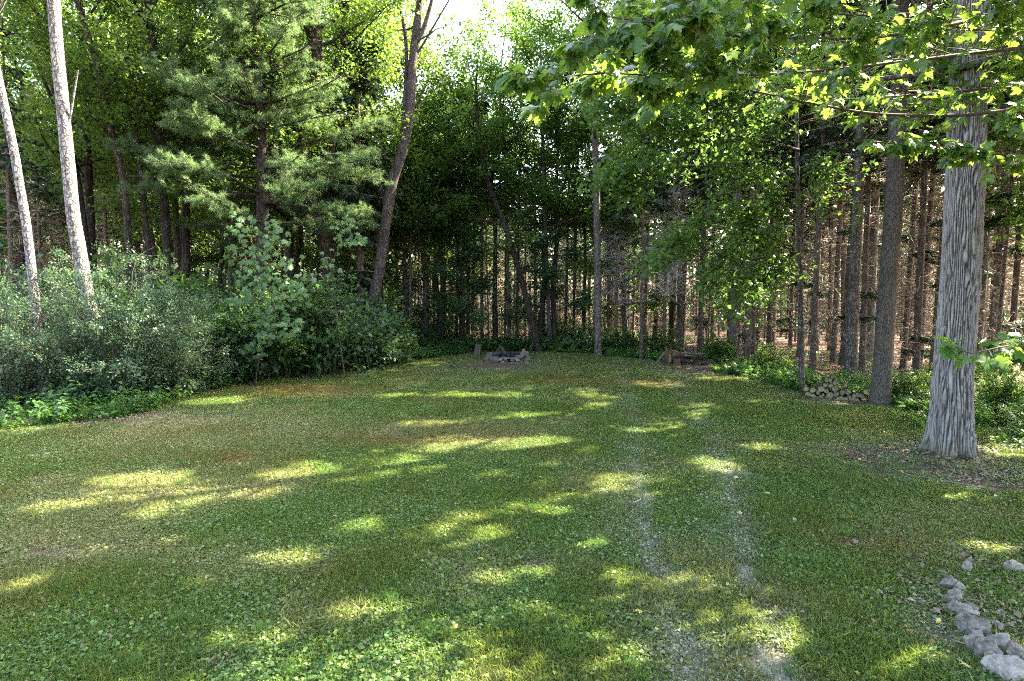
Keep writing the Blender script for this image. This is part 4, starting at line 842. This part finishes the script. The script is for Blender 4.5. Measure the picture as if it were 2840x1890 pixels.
def tuft(rng, R, nb, nc, hb, ns=8):
    """a round patch of mown grass blades, small broad leaves and a few dry bits"""
    g = Geo()
    def disc(n): a = rng.random(n) * 6.283; r = R * np.sqrt(rng.random(n)); return np.stack([np.cos(a) * r, np.sin(a) * r, np.zeros(n)], 1)
    C = disc(nb); cl = vn2(C[:, 0] * 9 + 40, C[:, 1] * 9 + R * 100); D = nrm(rng.normal(size=(nb, 3)) * .55 + np.array([0, 0, .8])); D[:, 2] = np.abs(D[:, 2]); S = nrm(np.cross(D, rng.normal(size=(nb, 3)))); L = (hb * (.5 + .8 * rng.random(nb)) * (.6 + .7 * cl))[:, None]; w = (.0022 + .002 * rng.random(nb))[:, None]
    mid = C + D * L * .55; tip = C + D * L + np.stack([D[:, 0], D[:, 1], -np.abs(D[:, 0])], 1) * L * .35; t = np.clip(rng.normal(.45, .33, nb), 0, 1)
    V = np.stack([C - S * w, C + S * w, mid + S * w * .8, tip, mid - S * w * .8], 1); k = np.arange(nb)[:, None] * 5
    g.add(V.reshape(-1, 3), k + np.arange(5), 0, np.repeat(t, 5))
    C = disc(nc); C[:, 2] = .008 + .03 * rng.random(nc); n = nc
    sz = .016 + .026 * rng.random(n) ** 2; kites(g, C, nrm(rng.normal(size=(n, 3)) * np.array([1, 1, .4])), nrm(rng.normal(size=(n, 3)) * .45 + np.array([0, 0, 1])), sz, sz * .75, .12, rng.random(n) ** 1.2, 1, droop=.15)
    C = disc(ns); C[:, 2] = .012 + .02 * rng.random(ns); sz = .012 + .028 * rng.random(ns); kites(g, C, nrm(rng.normal(size=(ns, 3)) * np.array([1, 1, .15])), nrm(rng.normal(size=(ns, 3)) * .35 + np.array([0, 0, 1])), sz, sz * rng.choice([.12, .2, .6], ns), .05, np.full(ns, .5), 2)
    return g.mesh('grass_patch', [M['grass'], M['clover'], M['straw']])
rg = np.random.default_rng(500)
TU = [tuft(rg, .30, 560, 45, .055, 5), tuft(rg, .30, 420, 100, .045, 5), tuft(rg, .30, 230, 220, .04, 4), tuft(rg, .30, 700, 20, .07, 3), tuft(rg, .30, 330, 130, .05, 12), tuft(rg, .30, 90, 40, .03, 18)]
def lawn_pts(n, y0, y1):
    y = rg.uniform(y0, y1, n); hw = y * .93 + 1.2; x = rg.uniform(-1, 1, n) * hw
    w = hw / hw.max(); k = (rg.random(n) < w) & (x > XL(y) - .1) & (x < XR(y) + .1); return x[k], y[k]
pts = [lawn_pts(5200, 2.6, 7), lawn_pts(7200, 6.8, 14), lawn_pts(9500, 13.8, YF)]
x = np.concatenate([p[0] for p in pts]); y = np.concatenate([p[1] for p in pts]); ba, tr_, dr, mo = masks(x, y)
k = rg.random(len(x)) > np.clip(ba * 1.35 - .08, 0, .98); kk = rg.random(len(x)) < np.clip(tr_ * .95, 0, .85); k &= ~kk
x, y, ba, tr_, dr, mo = [a[k] for a in (x, y, ba, tr_, dr, mo)]; n = len(x)
lush = fbm(x * .8 + 11, y * .8 + 2); v = np.clip(((lush - .28) * 2.2 * 5 + rg.normal(size=n) * .9), 0, 4.99).astype(int); v = np.array([4, 1, 2, 0, 3])[v]; v = np.where(mo > .55, 5, v); v = np.where(rg.random(n) < .12, rg.integers(0, 5, n), v)
scl = (.8 + .45 * rg.random(n)) * np.interp(y, [8, 26], [1, 1.55]) * (1 - .3 * ba) * (1 - .25 * tr_) * np.where(mo > .55, .8, 1)
rot = np.stack([rg.normal(size=n) * .04, rg.normal(size=n) * .04, rg.random(n) * 6.28], 1)
scatter('grass', np.stack([x, y, gz(x, y) + .004], 1), rot, scl, v, TU, 'mown grass, clover and moss covering the clearing', 'grass', {'dry': dr, 'moss': mo, 'worn': np.clip(tr_ * 1.5 + ba * .4, 0, 1)})

# undergrowth
def plant(rng, H, nst, nl, L, asp, mat, fern=False):
    g = Geo()
    for s in range(nst):
        az = rng.random() * 6.283; b = np.array([rng.normal() * .1, rng.normal() * .1, -.02]); d = np.array([math.cos(az) * .55, math.sin(az) * .55, 1]); P = limb_path(b, d, H * (.6 + .6 * rng.random()), rng, -.9 if fern else -.3, .1, 5)
        tube(g, P, np.linspace(.006, .002, 6), 3, 0, .2)
        if fern:
            q = np.linspace(.15, 1, nl) * 4.999; a = q.astype(int); f = (q - a)[:, None]; C = P[a] * (1 - f) + P[np.minimum(a + 1, 5)] * f; ax = nrm(P[np.minimum(a + 1, 5)] - P[a] + 1e-6)
            for sg in (-1, 1):
                D = nrm(nrm(np.cross(ax, [0, 0, 1.0])) * sg + ax * .35 + rng.normal(size=C.shape) * .08); ll = L * np.sin(np.linspace(.35, 3.0, nl)) ; kites(g, C, D, nrm(np.cross(D, ax) * sg), ll, ll * .3, .0, np.clip(rng.normal(.5, .2, nl), 0, 1), droop=.15)
        else:
            q = (.25 + .75 * rng.random(nl)) * 4.999; a = q.astype(int); f = (q - a)[:, None]; C = P[a] * (1 - f) + P[np.minimum(a + 1, 5)] * f + rng.normal(size=(nl, 3)) * .035
            D = nrm(rng.normal(size=(nl, 3)) * np.array([1, 1, .3]) + np.array([0, 0, -.15])); sz = L * (.6 + .7 * rng.random(nl)); kites(g, C, D, nrm(rng.normal(size=(nl, 3)) * .4 + np.array([0, -.15, 1])), sz, sz * asp, .1, np.clip(rng.normal(.5, .25, nl), 0, 1), droop=.15)
    return g.mesh('undergrowth_plant', M[mat])
PL = [plant(rg, .5, 6, 12, .10, .6, 'plant'), plant(rg, .7, 7, 14, .12, .55, 'plant'), plant(rg, .6, 8, 14, .16, .3, 'plant', True), plant(rg, .35, 7, 10, .07, .7, 'leaf_b'), plant(rg, .9, 6, 18, .11, .6, 'leaf_c')]
g = Geo(); nb = 70; C = rg.normal(size=(nb, 3)) * .06; C[:, 2] = 0; D = nrm(rg.normal(size=(nb, 3)) * .4 + np.array([0, 0, 1])); kites(g, C, D, rg.normal(size=(nb, 3)), .2 + .25 * rg.random(nb), .009, 0, rg.random(nb), droop=.3); PL.append(g.mesh('long_grass', M['plant']))
X = []; Y = []; V = []; S = []
def strip(n, yr, off, side, vs, sc):
    y = rg.uniform(*yr, n); o_ = np.abs(rg.normal(size=n)) * off - .15; x = XL(y) - o_ if side < 0 else XR(y) + o_
    X.append(x); Y.append(y); V.append(rg.choice(vs, n)); S.append(sc * rg.uniform(.6, 1.25, n))
strip(420, (9, 29), .9, -1, [0, 1, 3, 3, 5, 5], .75); strip(340, (9, 29), 2.0, -1, [0, 1, 4, 3], 1.0); strip(650, (13.2, 29), 1.4, 1, [0, 1, 2, 2, 3, 5], .85); strip(160, (9.5, 13.5), 1.2, 1, [0, 1, 2, 3], .8)
n = 520; X.append(rg.uniform(-6.5, 6.5, n)); Y.append(YF + np.abs(rg.normal(size=n)) * 1.3 + .05); V.append(rg.choice([0, 1, 2, 3, 4, 5], n)); S.append(rg.uniform(.8, 1.7, n))
n = 260; y = rg.uniform(12, 45, n); X.append(np.where(rg.random(n) < .5, XR(np.minimum(y, YF)) + 1 + rg.random(n) * 10, XL(np.minimum(y, YF)) - 1 - rg.random(n) * 14)); Y.append(y); V.append(rg.choice([0, 1, 2, 4], n)); S.append(rg.uniform(.5, 1.1, n))
n = 150; X.append(rg.uniform(8.3, 14, n)); Y.append(rg.uniform(9.5, 14, n)); V.append(rg.choice([0, 1, 3, 2], n)); S.append(rg.uniform(.5, .9, n))
n = 90; X.append(rg.uniform(3.9, 7, n)); Y.append(rg.uniform(3.6, 6.5, n)); V.append(np.full(n, 3)); S.append(rg.uniform(.2, .45, n))
X, Y, V, S = map(np.concatenate, (X, Y, V, S))
sa, sb, sc_ = spot(803, 400), spot(869, 405), spot(692, 368)
ok = ~((X > sa[0] - .3) & (X < sb[0] + .5) & (Y > 12.5) & (Y < 15.9)) & ~((np.abs(X - sc_[0]) < 1.5) & (np.abs(Y - sc_[1]) < 1.3)); X, Y, V, S = X[ok], Y[ok], V[ok], S[ok]; n = len(X)
scatter('undergrowth', np.stack([X, Y, np.zeros(n)], 1), np.stack([rg.normal(size=n) * .08, rg.normal(size=n) * .08, rg.random(n) * 6.28], 1), S, V, PL, 'ferns, brambles and leafy weeds along the lawn edge', 'undergrowth')
# weeds and longer tufts standing out of the mown grass
WD = PL[:1] + [PL[3], PL[5]]
def rosette(rng):
    g = Geo(); n = 8; a = np.arange(n) * 2.4; C = np.zeros((n, 3)); C[:, 2] = .01; D = np.stack([np.cos(a), np.sin(a), .25 + .3 * rng.random(n)], 1); sz = .06 + .05 * rng.random(n); kites(g, C, D, np.repeat([[0, 0, 1.0]], n, 0), sz, sz * .45, .1, rng.random(n), droop=.25, mid=.6); return g.mesh('rosette', M['plant'])
WD += [rosette(rg) for _ in range(2)]
y = 2.8 + 22 * rg.random(1500) ** 1.6; x = rg.uniform(-1, 1, 1500) * (y * .92); k = (x > XL(y)) & (x < XR(y)) & (fbm(x * .8 + 11, y * .8 + 2) > .42); x, y = x[k], y[k]; n = len(x); v = rg.choice([0, 1, 1, 2, 2, 2, 3, 4, 3, 4], n)
scatter('lawn_weeds', np.stack([x, y, gz(x, y)], 1), np.stack([np.zeros(n), np.zeros(n), rg.random(n) * 6.28], 1), np.where(v == 0, .14, np.where(v == 1, .2, np.where(v == 2, .32, .9))) * rg.uniform(.6, 1.3, n), v, WD, 'plantain rosettes and longer grass tufts in the lawn', 'weeds')
# leaf and twig litter on the forest floor
def litter(rng, n, R):
    g = Geo(); a = rng.random(n) * 6.283; r = R * np.sqrt(rng.random(n)); C = np.stack([np.cos(a) * r, np.sin(a) * r, .005 + .03 * rng.random(n)], 1); sz = .04 + .06 * rng.random(n)
    kites(g, C, nrm(rng.normal(size=(n, 3)) * np.array([1, 1, .2])), nrm(rng.normal(size=(n, 3)) * .4 + np.array([0, 0, 1])), sz, sz * .6, .15, rng.random(n))
    m = n // 4; A_ = np.stack([rng.uniform(-R, R, m), rng.uniform(-R, R, m), .01 + .04 * rng.random(m)], 1); B_ = A_ + rng.normal(size=(m, 3)) * np.array([.13, .13, .03]); B_[:, 2] = np.abs(B_[:, 2]); ribbons(g, A_, B_, .006, rng)
    return g.mesh('litter_patch', M['straw'])
LT = [litter(rg, 90, .6) for _ in range(3)]
n = 2600; y = rg.uniform(9, 44, n); side = rg.random(n) < .6; x = np.where(side, XR(np.minimum(y, YF)) + rg.random(n) ** 1.5 * 14 - .2, XL(np.minimum(y, YF)) - rg.random(n) ** 1.5 * 14 + .2)
m = 28; x = np.concatenate([x, rg.uniform(3.4, 5.5, m), rg.uniform(5.5, 9, m)]); y = np.concatenate([y, rg.uniform(3.4, 6.5, m), rg.uniform(8, 10.5, m)]); n = len(x)
scatter('leaf_litter', np.stack([x, y, gz(x, y) * (x > XL(y)) * (x < XR(y)) + .003], 1), np.stack([np.zeros(n), np.zeros(n), rg.random(n) * 6.28], 1), rg.uniform(.4, 1.1, n), rg.integers(0, 3, n), LT, 'dry leaves and fallen twigs under the trees', 'leaf litter')

# ------------------------------------------------------------------ stones, logs and other small things
M['stone'] = plainmat('stone', (.08, .07, .058), (.36, .325, .28), 17, .9, .9, dist=.04)
M['stone_dark'] = plainmat('sooty_stone', (.07, .06, .055), (.21, .18, .165), 9, .6, .9)
M['char'] = plainmat('charred_wood', (.008, .008, .009), (.04, .04, .045), 12, .6, .7)
M['cut'] = plainmat('cut_wood', (.10, .085, .045), (.36, .31, .17), 22, .3, .85)
M['log_bark'] = barkmat('log_bark', (.035, .027, .02), (.085, .068, .054), (.15, .125, .105), 1, 10, .8)
M['board'] = plainmat('weathered_board', (.08, .068, .055), (.2, .175, .15), 5, .5, .9, (1, 1, .15))
M['rotten'] = plainmat('rotten_wood', (.06, .03, .018), (.20, .11, .065), 7, .7, .9, (1, 1, .25))
M['yleaf'] = leafmat('fallen_yellow_leaf', (.45, .36, .08), (.62, .52, .16), (.7, .62, .3), (.7, .6, .2), .25)
M['oleaf'] = leafmat('fallen_brown_leaf', (.25, .10, .04), (.38, .17, .07), (.5, .3, .15), (.5, .25, .1), .2)
def rock(seed, sx, sy, sz, sub=2, cuts=11, amp=.10):
    r = np.random.default_rng(seed); bm = bmesh.new(); bmesh.ops.create_icosphere(bm, subdivisions=sub + 1, radius=1)
    V = np.array([v.co[:] for v in bm.verts]); V = V * 1.25
    for k in range(cuts):
        d = nrm(r.normal(size=3)); h = r.uniform(.5, .78); q = V @ d; V = V - np.clip(q - h, 0, None)[:, None] * d
    V += np.stack([amp * (vn2(V[:, 0] * 3 + seed, V[:, 1] * 3 + V[:, 2] * 2.3) - .5) + .05 * (vn2(V[:, 0] * 11 + seed, V[:, 1] * 11 + V[:, 2] * 9) - .5)] * 3, 1) * V * 2
    for v, c in zip(bm.verts, V): v.co = Vector((c[0] * sx, c[1] * sy, c[2] * sz))
    me = bpy.data.meshes.new('stone'); bm.to_mesh(me); bm.free(); return me
def stone(name, seed, c, s, rot, label, group, mat='stone', sub=2, parent=None):
    me = rock(seed, s[0], s[1], s[2], sub); me.materials.append(M[mat]); o = obj(name, me, parent); o.location = c; o.rotation_euler = rot
    if parent is None: tag(o, label, 'stone', group)
    return o
EDGE = [  # survey position of each edging stone's foot, half sizes, turn
 (1002,684,(.12,.085,.085),-.35,'large pale angular stone at the bottom right corner'),(984,662,(.12,.09,.10),-.5,'second large edging stone from the bottom right corner'),(1001,654,(.10,.045,.07),-.7,'thin slab stone wedged behind the second edging stone'),(967,638,(.115,.085,.10),-.5,'squarish edging stone with a pale flat face, third from the bottom'),
 (960,620,(.12,.08,.075),-.3,'pale ridged edging stone, fourth from the bottom'),(954,607,(.10,.075,.06),-.2,'low rounded edging stone lying across the row'),(946,593,(.085,.07,.06),.3,'mottled dark grey edging stone near the top of the row'),(966,577,(.09,.06,.07),.7,'brownish grey stone standing at the top of the row'),(948,572,(.045,.035,.03),.2,'small pale stone at the top left of the row'),
 (1017,578,(.12,.075,.06),.1,'flat pale stone lying apart at the right edge'),(919,608,(.06,.035,.018),.1,'small flat grey stone in the moss left of the row'),(1000,632,(.08,.05,.02),.2,'flat half buried slab right of the edging row')]
EDGE += [(976,645,(.06,.05,.05),.4,'small stone wedged between the second and third edging stones'),(990,672,(.07,.05,.05),.9,'small dark stone under the bottom edging stone'),(958,596,(.05,.05,.04),.1,'small brown stone beside the mottled edging stone'),(972,622,(.055,.05,.05),1.1,'pale stone butting against the ridged edging stone'),(940,581,(.05,.04,.035),.6,'small dark stone at the top of the edging row'),(1013,668,(.09,.07,.07),.3,'grey stone right of the bottom edging stone')]
for k, (x, y, s, rz, lab) in enumerate(EDGE):
    p = spot(x, y); s = (s[0] * 1.02, s[1] * 1.05, s[2] * 1.25); stone('edging_stone', 600 + k, (p[0], p[1], float(gz(p[0], p[1])) + s[2] * .5), s, (.12 * math.sin(k * 2.1), .15 * math.cos(k * 1.7), rz), lab, 'stones edging the bed on the right', sub=3)

# log pile: every log's front end, in survey positions
ZS = [(580,645,115),(765,620,130),(878,665,100),(1065,615,130),(965,750,130),(487,735,125),(595,775,95),(700,705,85),(765,790,85),(815,745,65),(890,840,95),(1225,700,110),(1355,690,110),(1285,550,85),(1195,810,85),(1375,790,80),(1285,890,110),
 (1430,880,105),(1540,880,110),(890,425,95),(965,420,75),(1075,470,105),(850,530,75),(905,535,80),(980,545,80),(1655,780,105),(1745,690,100),(1560,750,95),(440,620,105),(640,640,60),(1130,840,80),(1480,780,90),(1100,740,100),(1020,860,80),(680,820,70)]
LAB = {0:'pale cut log at the upper left of the log pile',1:'large round log left of the middle of the log pile',3:'largest log of the pile with its dark side showing',4:'big grey ended log low in the middle of the pile',5:'bottom left log of the pile by the thin trunk',13:'split pointed log on top of the right half of the pile',19:'topmost log of the pile',21:'upper right log on the peak of the pile',20:'small log beside the topmost one',
 25:'grey ended log lying apart by the smooth grey trunk',26:'dark mossy log leaning against the smooth grey trunk',12:'pale cut log with cracks in the right half of the pile',11:'tall oval log in the right half of the pile',18:'bottom right log of the pile',28:'dark log wedged against the thin trunk',16:'half sunken log in the bottom row, right of the middle'}
def log_mesh(r, L, seed, split=False):
    rr = np.random.default_rng(seed); n = 16; a = np.linspace(0, 2 * math.pi, n, endpoint=False); pr = r * (1 + .05 * np.sin(a * 2 + seed) + rr.normal(size=n) * .025)
    if split: pr = pr * (1 - .45 * np.clip(np.cos(a - 1.57 - 1.1), 0, 1)) * (1 - .45 * np.clip(np.cos(a - 1.57 + 1.1), 0, 1))
    g = Geo(); ring = lambda y, k: np.stack([np.cos(a) * pr * k, np.full(n, y), np.sin(a) * pr * k], 1)
    yv = [0, .008, L * .33, L * .66, L]; kv = [.97, 1, 1 + rr.normal() * .03, 1 + rr.normal() * .03, .98]
    V = np.concatenate([ring(y, k) + np.array([rr.normal() * .004, 0, rr.normal() * .004]) * (i > 1) for i, (y, k) in enumerate(zip(yv, kv))])
    i = np.arange(4)[:, None] * n; j = np.arange(n)[None]; g.add(V, np.stack([i + j, i + n + j, i + n + (j + 1) % n, i + (j + 1) % n], -1).reshape(-1, 4), 0)
    for y, sg in ((0, 1), (L, -1)):
        c = np.concatenate([ring(y, .97 if y == 0 else .98), ring(y + .004 * sg, .5), [[0, y + .002 * sg, 0]]])
        f1 = np.stack([np.arange(n), (np.arange(n) + 1) % n, n + (np.arange(n) + 1) % n, n + np.arange(n)], -1); g.add(c, f1[:, ::sg], 1); f2 = np.stack([n + np.arange(n), n + (np.arange(n) + 1) % n, np.full(n, 2 * n)], -1); g.add(c, f2[:, ::sg], 1)
    return g.mesh('log', [M['log_bark'], M['cut']])
for k, (zx, zy, dm) in enumerate(ZS):
    px = (2180 + zx / 7.853) / 2.7734; py = (1000 + zy / 7.853) / 2.7734; dep = np.interp(px, [800, 870], [15.6, 14.7]) + (.04 * math.sin(k * 3.1)); p = at(px, py, dep); r = dm / 7.853 / 2.7734 / 2 * dep / FPX
    p[2] = max(p[2], r * .75)
    tier = lambda q: 0 if q[1] > 760 else 1 if q[1] > 640 else 2; mates = sorted(q[0] for q in ZS if tier(q) == tier(ZS[k])); NTH = ['first', 'second', 'third', 'fourth', 'fifth', 'sixth', 'seventh', 'eighth', 'ninth', 'tenth', 'eleventh', 'twelfth', 'thirteenth', 'fourteenth', 'fifteenth']
    lab = LAB.get(k, '%s cut log from the left in the %s row of the log pile' % (NTH[mates.index(zx)], ['bottom', 'middle', 'upper'][tier(ZS[k])])); o = obj('log', log_mesh(r, .38 + .1 * math.sin(k * 5.3) ** 2, k, k in (13, 9)))
    o.location = p; o.rotation_euler = (0.05 * math.sin(k * 1.3), .3 * k, .18 * math.sin(k * 2.7) - .45 - (.35 if k in (3, 26) else 0)); tag(o, lab, 'log', 'logs stacked between the two trunks')

# stone fire pit
fc = spot(506, 361.5); fc[2] = 0; fp = thing('fire_pit', 'ring of stacked stones with charred wood, at the far end of the lawn', 'fire pit', fc)
RK = []
for k in range(9):
    me = rock(700 + k, 1, 1, 1, 1, 6); me.materials.append(M['stone_dark' if k % 3 else 'stone']); RK.append(me)
rg2 = np.random.default_rng(710)
def fstone(x, y, z, s, rot, k):
    o = obj('stone', RK[k % 9], fp); o.location = (x, y, z); o.scale = s; o.rotation_euler = rot
for lay in range(3):
    for k in range(22):
        a = k / 22 * 6.283 + lay * .14 + rg2.normal() * .05; R = .92 - .05 * lay; front = math.sin(a) < 0
        if lay == 2 and front and math.cos(a) < .45 and rg2.random() < .8: continue
        fstone(math.cos(a) * R * 1.02, math.sin(a) * R, .05 + lay * .11 + rg2.normal() * .01, (rg2.uniform(.11, .19), rg2.uniform(.08, .13), rg2.uniform(.045, .075)), (rg2.normal() * .12, rg2.normal() * .12, a + 1.57 + rg2.normal() * .25), k + lay)
for x, y, z, s in [(.72, -.45, .36, .15), (.86, -.2, .32, .16), (.62, -.62, .24, .14), (.78, -.1, .47, .13), (.5, -.75, .14, .15), (.95, -.45, .12, .15), (-.78, -.5, .17, .2), (-.45, -.78, .1, .22)]: fstone(x, y, z, (s * 1.15, s, s * .75), (.2, .3 * x, x * 4), int(abs(x) * 90))
for k in range(11):
    a = rg2.random() * 3; P0 = np.array([rg2.uniform(-.45, .45), rg2.uniform(-.45, .35), .26 + .1 * rg2.random()]); d = np.array([math.cos(a), math.sin(a), rg2.normal() * .12]) * rg2.uniform(.18, .4); g = Geo(); tube(g, lerp_path([P0 - d, P0, P0 + d], 6) + rg2.normal(size=(6, 3)) * .012, np.array([.03, .05, .052, .05, .045, .02]) * rg2.uniform(.7, 1.3), 7, cap=True)
    obj('charred_log', g.mesh('charred_log', M['char']), fp)
g = Geo(); a = np.linspace(0, 6.283, 28, endpoint=False); g.add(np.concatenate([np.stack([np.cos(a) * .88, np.sin(a) * .88, np.full(28, .2)], 1), [[0, 0, .24]]]), np.stack([np.arange(28), (np.arange(28) + 1) % 28, np.full(28, 28)], -1)); obj('ash_bed', g.mesh('ash_bed', M['stone_dark']), fp)

# old collapsed woodpile
wc = spot(692, 366); wc[2] = 0; wd = wc[1]; wp = thing('old_woodpile', 'collapsed old woodpile of rotten boards, split stumps and dark logs', 'woodpile', wc)
def Z(zx, zy, dd=0): return at((1780 + zx / 7.853) / 2.7734, (930 + zy / 7.853) / 2.7734, wd + dd) - wc
def plank(a, b, w, th, mat, nm='board', par=wp, seed=0):
    a = np.array(a); b = np.array(b); d = b - a; L = np.linalg.norm(d); bm = bmesh.new(); bmesh.ops.create_cube(bm, size=1); bmesh.ops.subdivide_edges(bm, edges=[e for e in bm.edges if abs((e.verts[0].co - e.verts[1].co).z) > .5], cuts=4)
    r = random.Random(seed)
    for v in bm.verts:
        v.co.x = v.co.x * w + r.uniform(-.012, .012); v.co.y = v.co.y * th + r.uniform(-.006, .006); v.co.z = v.co.z * L + (r.uniform(-.04, .04) if abs(v.co.z) > .49 else 0)
    me = bpy.data.meshes.new(nm); bm.to_mesh(me); bm.free(); me.materials.append(M[mat]); o = obj(nm, me, par)
    o.location = (a + b) / 2; o.rotation_mode = 'QUATERNION'; o.rotation_quaternion = Vector(d / L).to_track_quat('Z', 'Y'); return o
def stump(zx0, zx1, ztop, zbot, mat, nm, seed, peak=0, dd=0):
    b = Z((zx0 + zx1) / 2, zbot, dd); tpt = Z((zx0 + zx1) / 2, ztop, dd); r = (zx1 - zx0) / 2 / 7.853 / 2.7734 * wd / FPX; b[2] = max(b[2], 0) - .02; rr = np.random.default_rng(seed); n = 14; a = np.linspace(0, 6.283, n, endpoint=False); H = tpt[2] - b[2]
    g = Geo(); V = []
    for q in (0, .15, .4, .7, .92, 1): V.append(np.stack([b[0] + np.cos(a) * r * (1 + .12 * np.sin(a * 3 + seed) + rr.normal(size=n) * .04) * (1.15 - .2 * q), b[1] + np.sin(a) * r * (1.1 - .2 * q), np.full(n, b[2] + H * q) + (peak * np.clip(np.cos(a - 3.3), 0, 1) ** 2 + rr.normal(size=n) * .02) * (q == 1)], 1))
    V.append(np.array([[b[0], b[1], b[2] + H * .97]])); i = np.arange(5)[:, None] * n; j = np.arange(n)[None]; V = np.concatenate(V)
    g.add(V, np.stack([i + j, i + (j + 1) % n, i + n + (j + 1) % n, i + n + j], -1).reshape(-1, 4)); g.add(V, np.stack([5 * n + np.arange(n), 5 * n + (np.arange(n) + 1) % n, np.full(n, 6 * n)], -1)); obj(nm, g.mesh(nm, M[mat]), wp)
stump(500, 645, 330, 680, 'rotten', 'split_stump', 1, .25); stump(680, 830, 520, 690, 'rotten', 'split_stump', 2, .05, -.1); stump(585, 640, 420, 560, 'cut', 'split_stump', 3, 0, -.14)
plank(Z(300, 630, .2), Z(500, 365, .3), .1, .03, 'board', seed=4); plank(Z(380, 640, .4), Z(520, 440, .4), .08, .03, 'board', seed=5)
for k, (a, b, m) in enumerate([((610, 300, .1), (930, 430, -.1), 'rotten'), ((650, 380, 0), (900, 440, -.15), 'rotten'), ((860, 380, .1), (1320, 400, .0), 'board'), ((700, 440, .2), (1150, 470, -.1), 'rotten'), ((900, 430, -.15), (1140, 450, -.2), 'board'), ((1040, 370, .4), (1420, 405, .3), 'board'), ((860, 440, .3), (1350, 450, .3), 'rotten')]):
    plank(Z(*a), Z(*b), .16, .035, m, seed=10 + k)
plank(Z(990, 330, .1), Z(1110, 250, .2), .22, .012, 'char', 'metal_sheet', seed=30)
for k in range(26):
    zx = 860 + 30 * k; u = (zx - 860) / 780; zt = np.interp(zx, [860, 1150, 1400, 1650], [480, 470, 500, 600]); zx = 900 + (k * 137 % 730); zy = np.interp((k * 61 % 100) / 100, [0, 1], [np.interp(zx, [860, 1150, 1400, 1650], [500, 480, 510, 620]), 690]); p = Z(zx, zy, .25 + .2 * math.sin(k)); p[2] = max(p[2], .05)
    o = obj('log', log_mesh(.055 + .025 * abs(math.sin(k * 2.1)), .7, 50 + k), wp); o.data.materials[1] = M['log_bark' if k % 3 else 'cut']; o.location = p; o.rotation_euler = (.1 * math.sin(k), k, .5 + .5 * math.sin(k * 1.9))
# weathered boards leaning behind the fire pit
for k, (x0, y0, x1, y1, w, lab) in enumerate([(477.5,356,479,345,.2,'upright weathered board standing left behind the fire pit'),(474,356,477,345,.14,'dark weathered board left of the upright one behind the fire pit'),(492,357,501,345.5,.15,'long weathered board leaning right behind the fire pit'),(507,356,502,347,.14,'short weathered board leaning left against the long one')]):
    a = at(x0, y0, 27.3); b = at(x1, y1, 27.5); a[2] = -.05
    o = plank(a, b, w, .04, 'board', 'weathered_board', None, 40 + k); tag(o, lab, 'board', 'boards leaning behind the fire pit')

# fallen sticks
def stick(pts, r, label, mat='twig_lichen', side=()):
    g = Geo(); P = [spot(*p) for p in pts]
    for i_, p in enumerate(P): p[2] = float(gz(p[0], p[1])) + .02 + .008 * (i_ % 2)
    Q = lerp_path(P, 12) + np.random.default_rng(len(label)).normal(size=(12, 3)) * r * .5; tube(g, Q, np.linspace(r, r * .55, 12), 7, cap=True)
    for s in side:
        S = [spot(*p) for p in s]
        for i_, p in enumerate(S): p[2] = float(gz(p[0], p[1])) + .03
        tube(g, lerp_path(S, 5), np.linspace(r * .6, r * .3, 5), 5, cap=True)
    tag(obj('fallen_stick', g.mesh('fallen_stick', M[mat])), label, 'stick', 'sticks lying on the lawn')
stick([(0, 464), (30, 460), (66, 455)], .022, 'long grey stick lying at the left edge of the lawn'); stick([(860, 550), (880, 552), (903, 556)], .010, 'long thin grey stick on the moss at the right'); stick([(834, 533), (845, 534), (852, 539), (870, 541)], .011, 'forked pale stick left of the long thin one', side=[[(850, 537), (857, 531)], [(846, 534), (853, 531)]])
stick([(633, 509), (641, 504)], .012, 'short pale stick beside the wheel track'); stick([(833, 541), (842, 540)], .008, 'tiny dark stick below the forked one', 'twig'); stick([(905, 478), (950, 486), (985, 492)], .008, 'thin twig on bare soil in front of the oak', 'twig_dead'); stick([(430, 430), (436, 424)], .012, 'short twig on the left half of the lawn', 'twig_dead')
stick([(975, 655), (992, 660)], .006, 'thin twig lying on the bare soil by the edging stones', 'twig_dead'); stick([(952, 580), (968, 584), (985, 592)], .006, 'thin twig lying across the top edging stones')
# fallen leaves that can be told apart
FL = [(703,543),(704,548),(728,503),(737,483),(762,493),(764,498),(796,528),(716,434),(743,436),(800,448),(690,445),(655,462),(669,472),(845,452),(888,434),(903,478),(780,471),(832,444),(540,606),(538,611),(871,630),(871,666),(940,629),(700,481),(812,540),(600,438),(765,519),(758,512),(484,567),(690,487),(742,520),(860,463),(925,487),(975,506),(640,620),(655,640),
 (455,640),(380,610),(300,640),(250,560),(350,500),(420,470),(520,470),(560,520),(590,570),(610,660),(760,640),(800,600),(820,570),(850,590),(300,450),(240,470),(180,520),(120,480),(90,600),(500,420),(560,410),(620,430),(700,420),(760,430),(820,430),(870,520),(900,540),(970,690-10),(930,650),(905,640)]
lfm = []
for k in range(4):
    V, F = MLEAF[k]
    for mt in ('yleaf', 'oleaf'): g = Geo(); g.add(V * np.array([.8, 1, 1.6]), F, 0, .2 + .2 * k); lfm.append(g.mesh('fallen_leaf', M[mt]))
for k, (x, y) in enumerate(FL):
    p = spot(x, y); yel = k < 36 or k % 3 == 0; o = obj('fallen_leaf', lfm[(k % 4) * 2 + (0 if yel else 1)]); s = .055 + .03 * abs(math.sin(k * 7.7)); o.scale = (s, s, s); o.location = (p[0], p[1], float(gz(p[0], p[1])) + .045); o.rotation_euler = (.5 * math.sin(k * 3), .5 * math.cos(k * 5), k * 2.1)
    tag(o, 'yellow fallen leaf lying on the lawn grass' if yel else 'brown fallen leaf lying on the lawn grass', 'leaf', 'fallen leaves on the lawn')
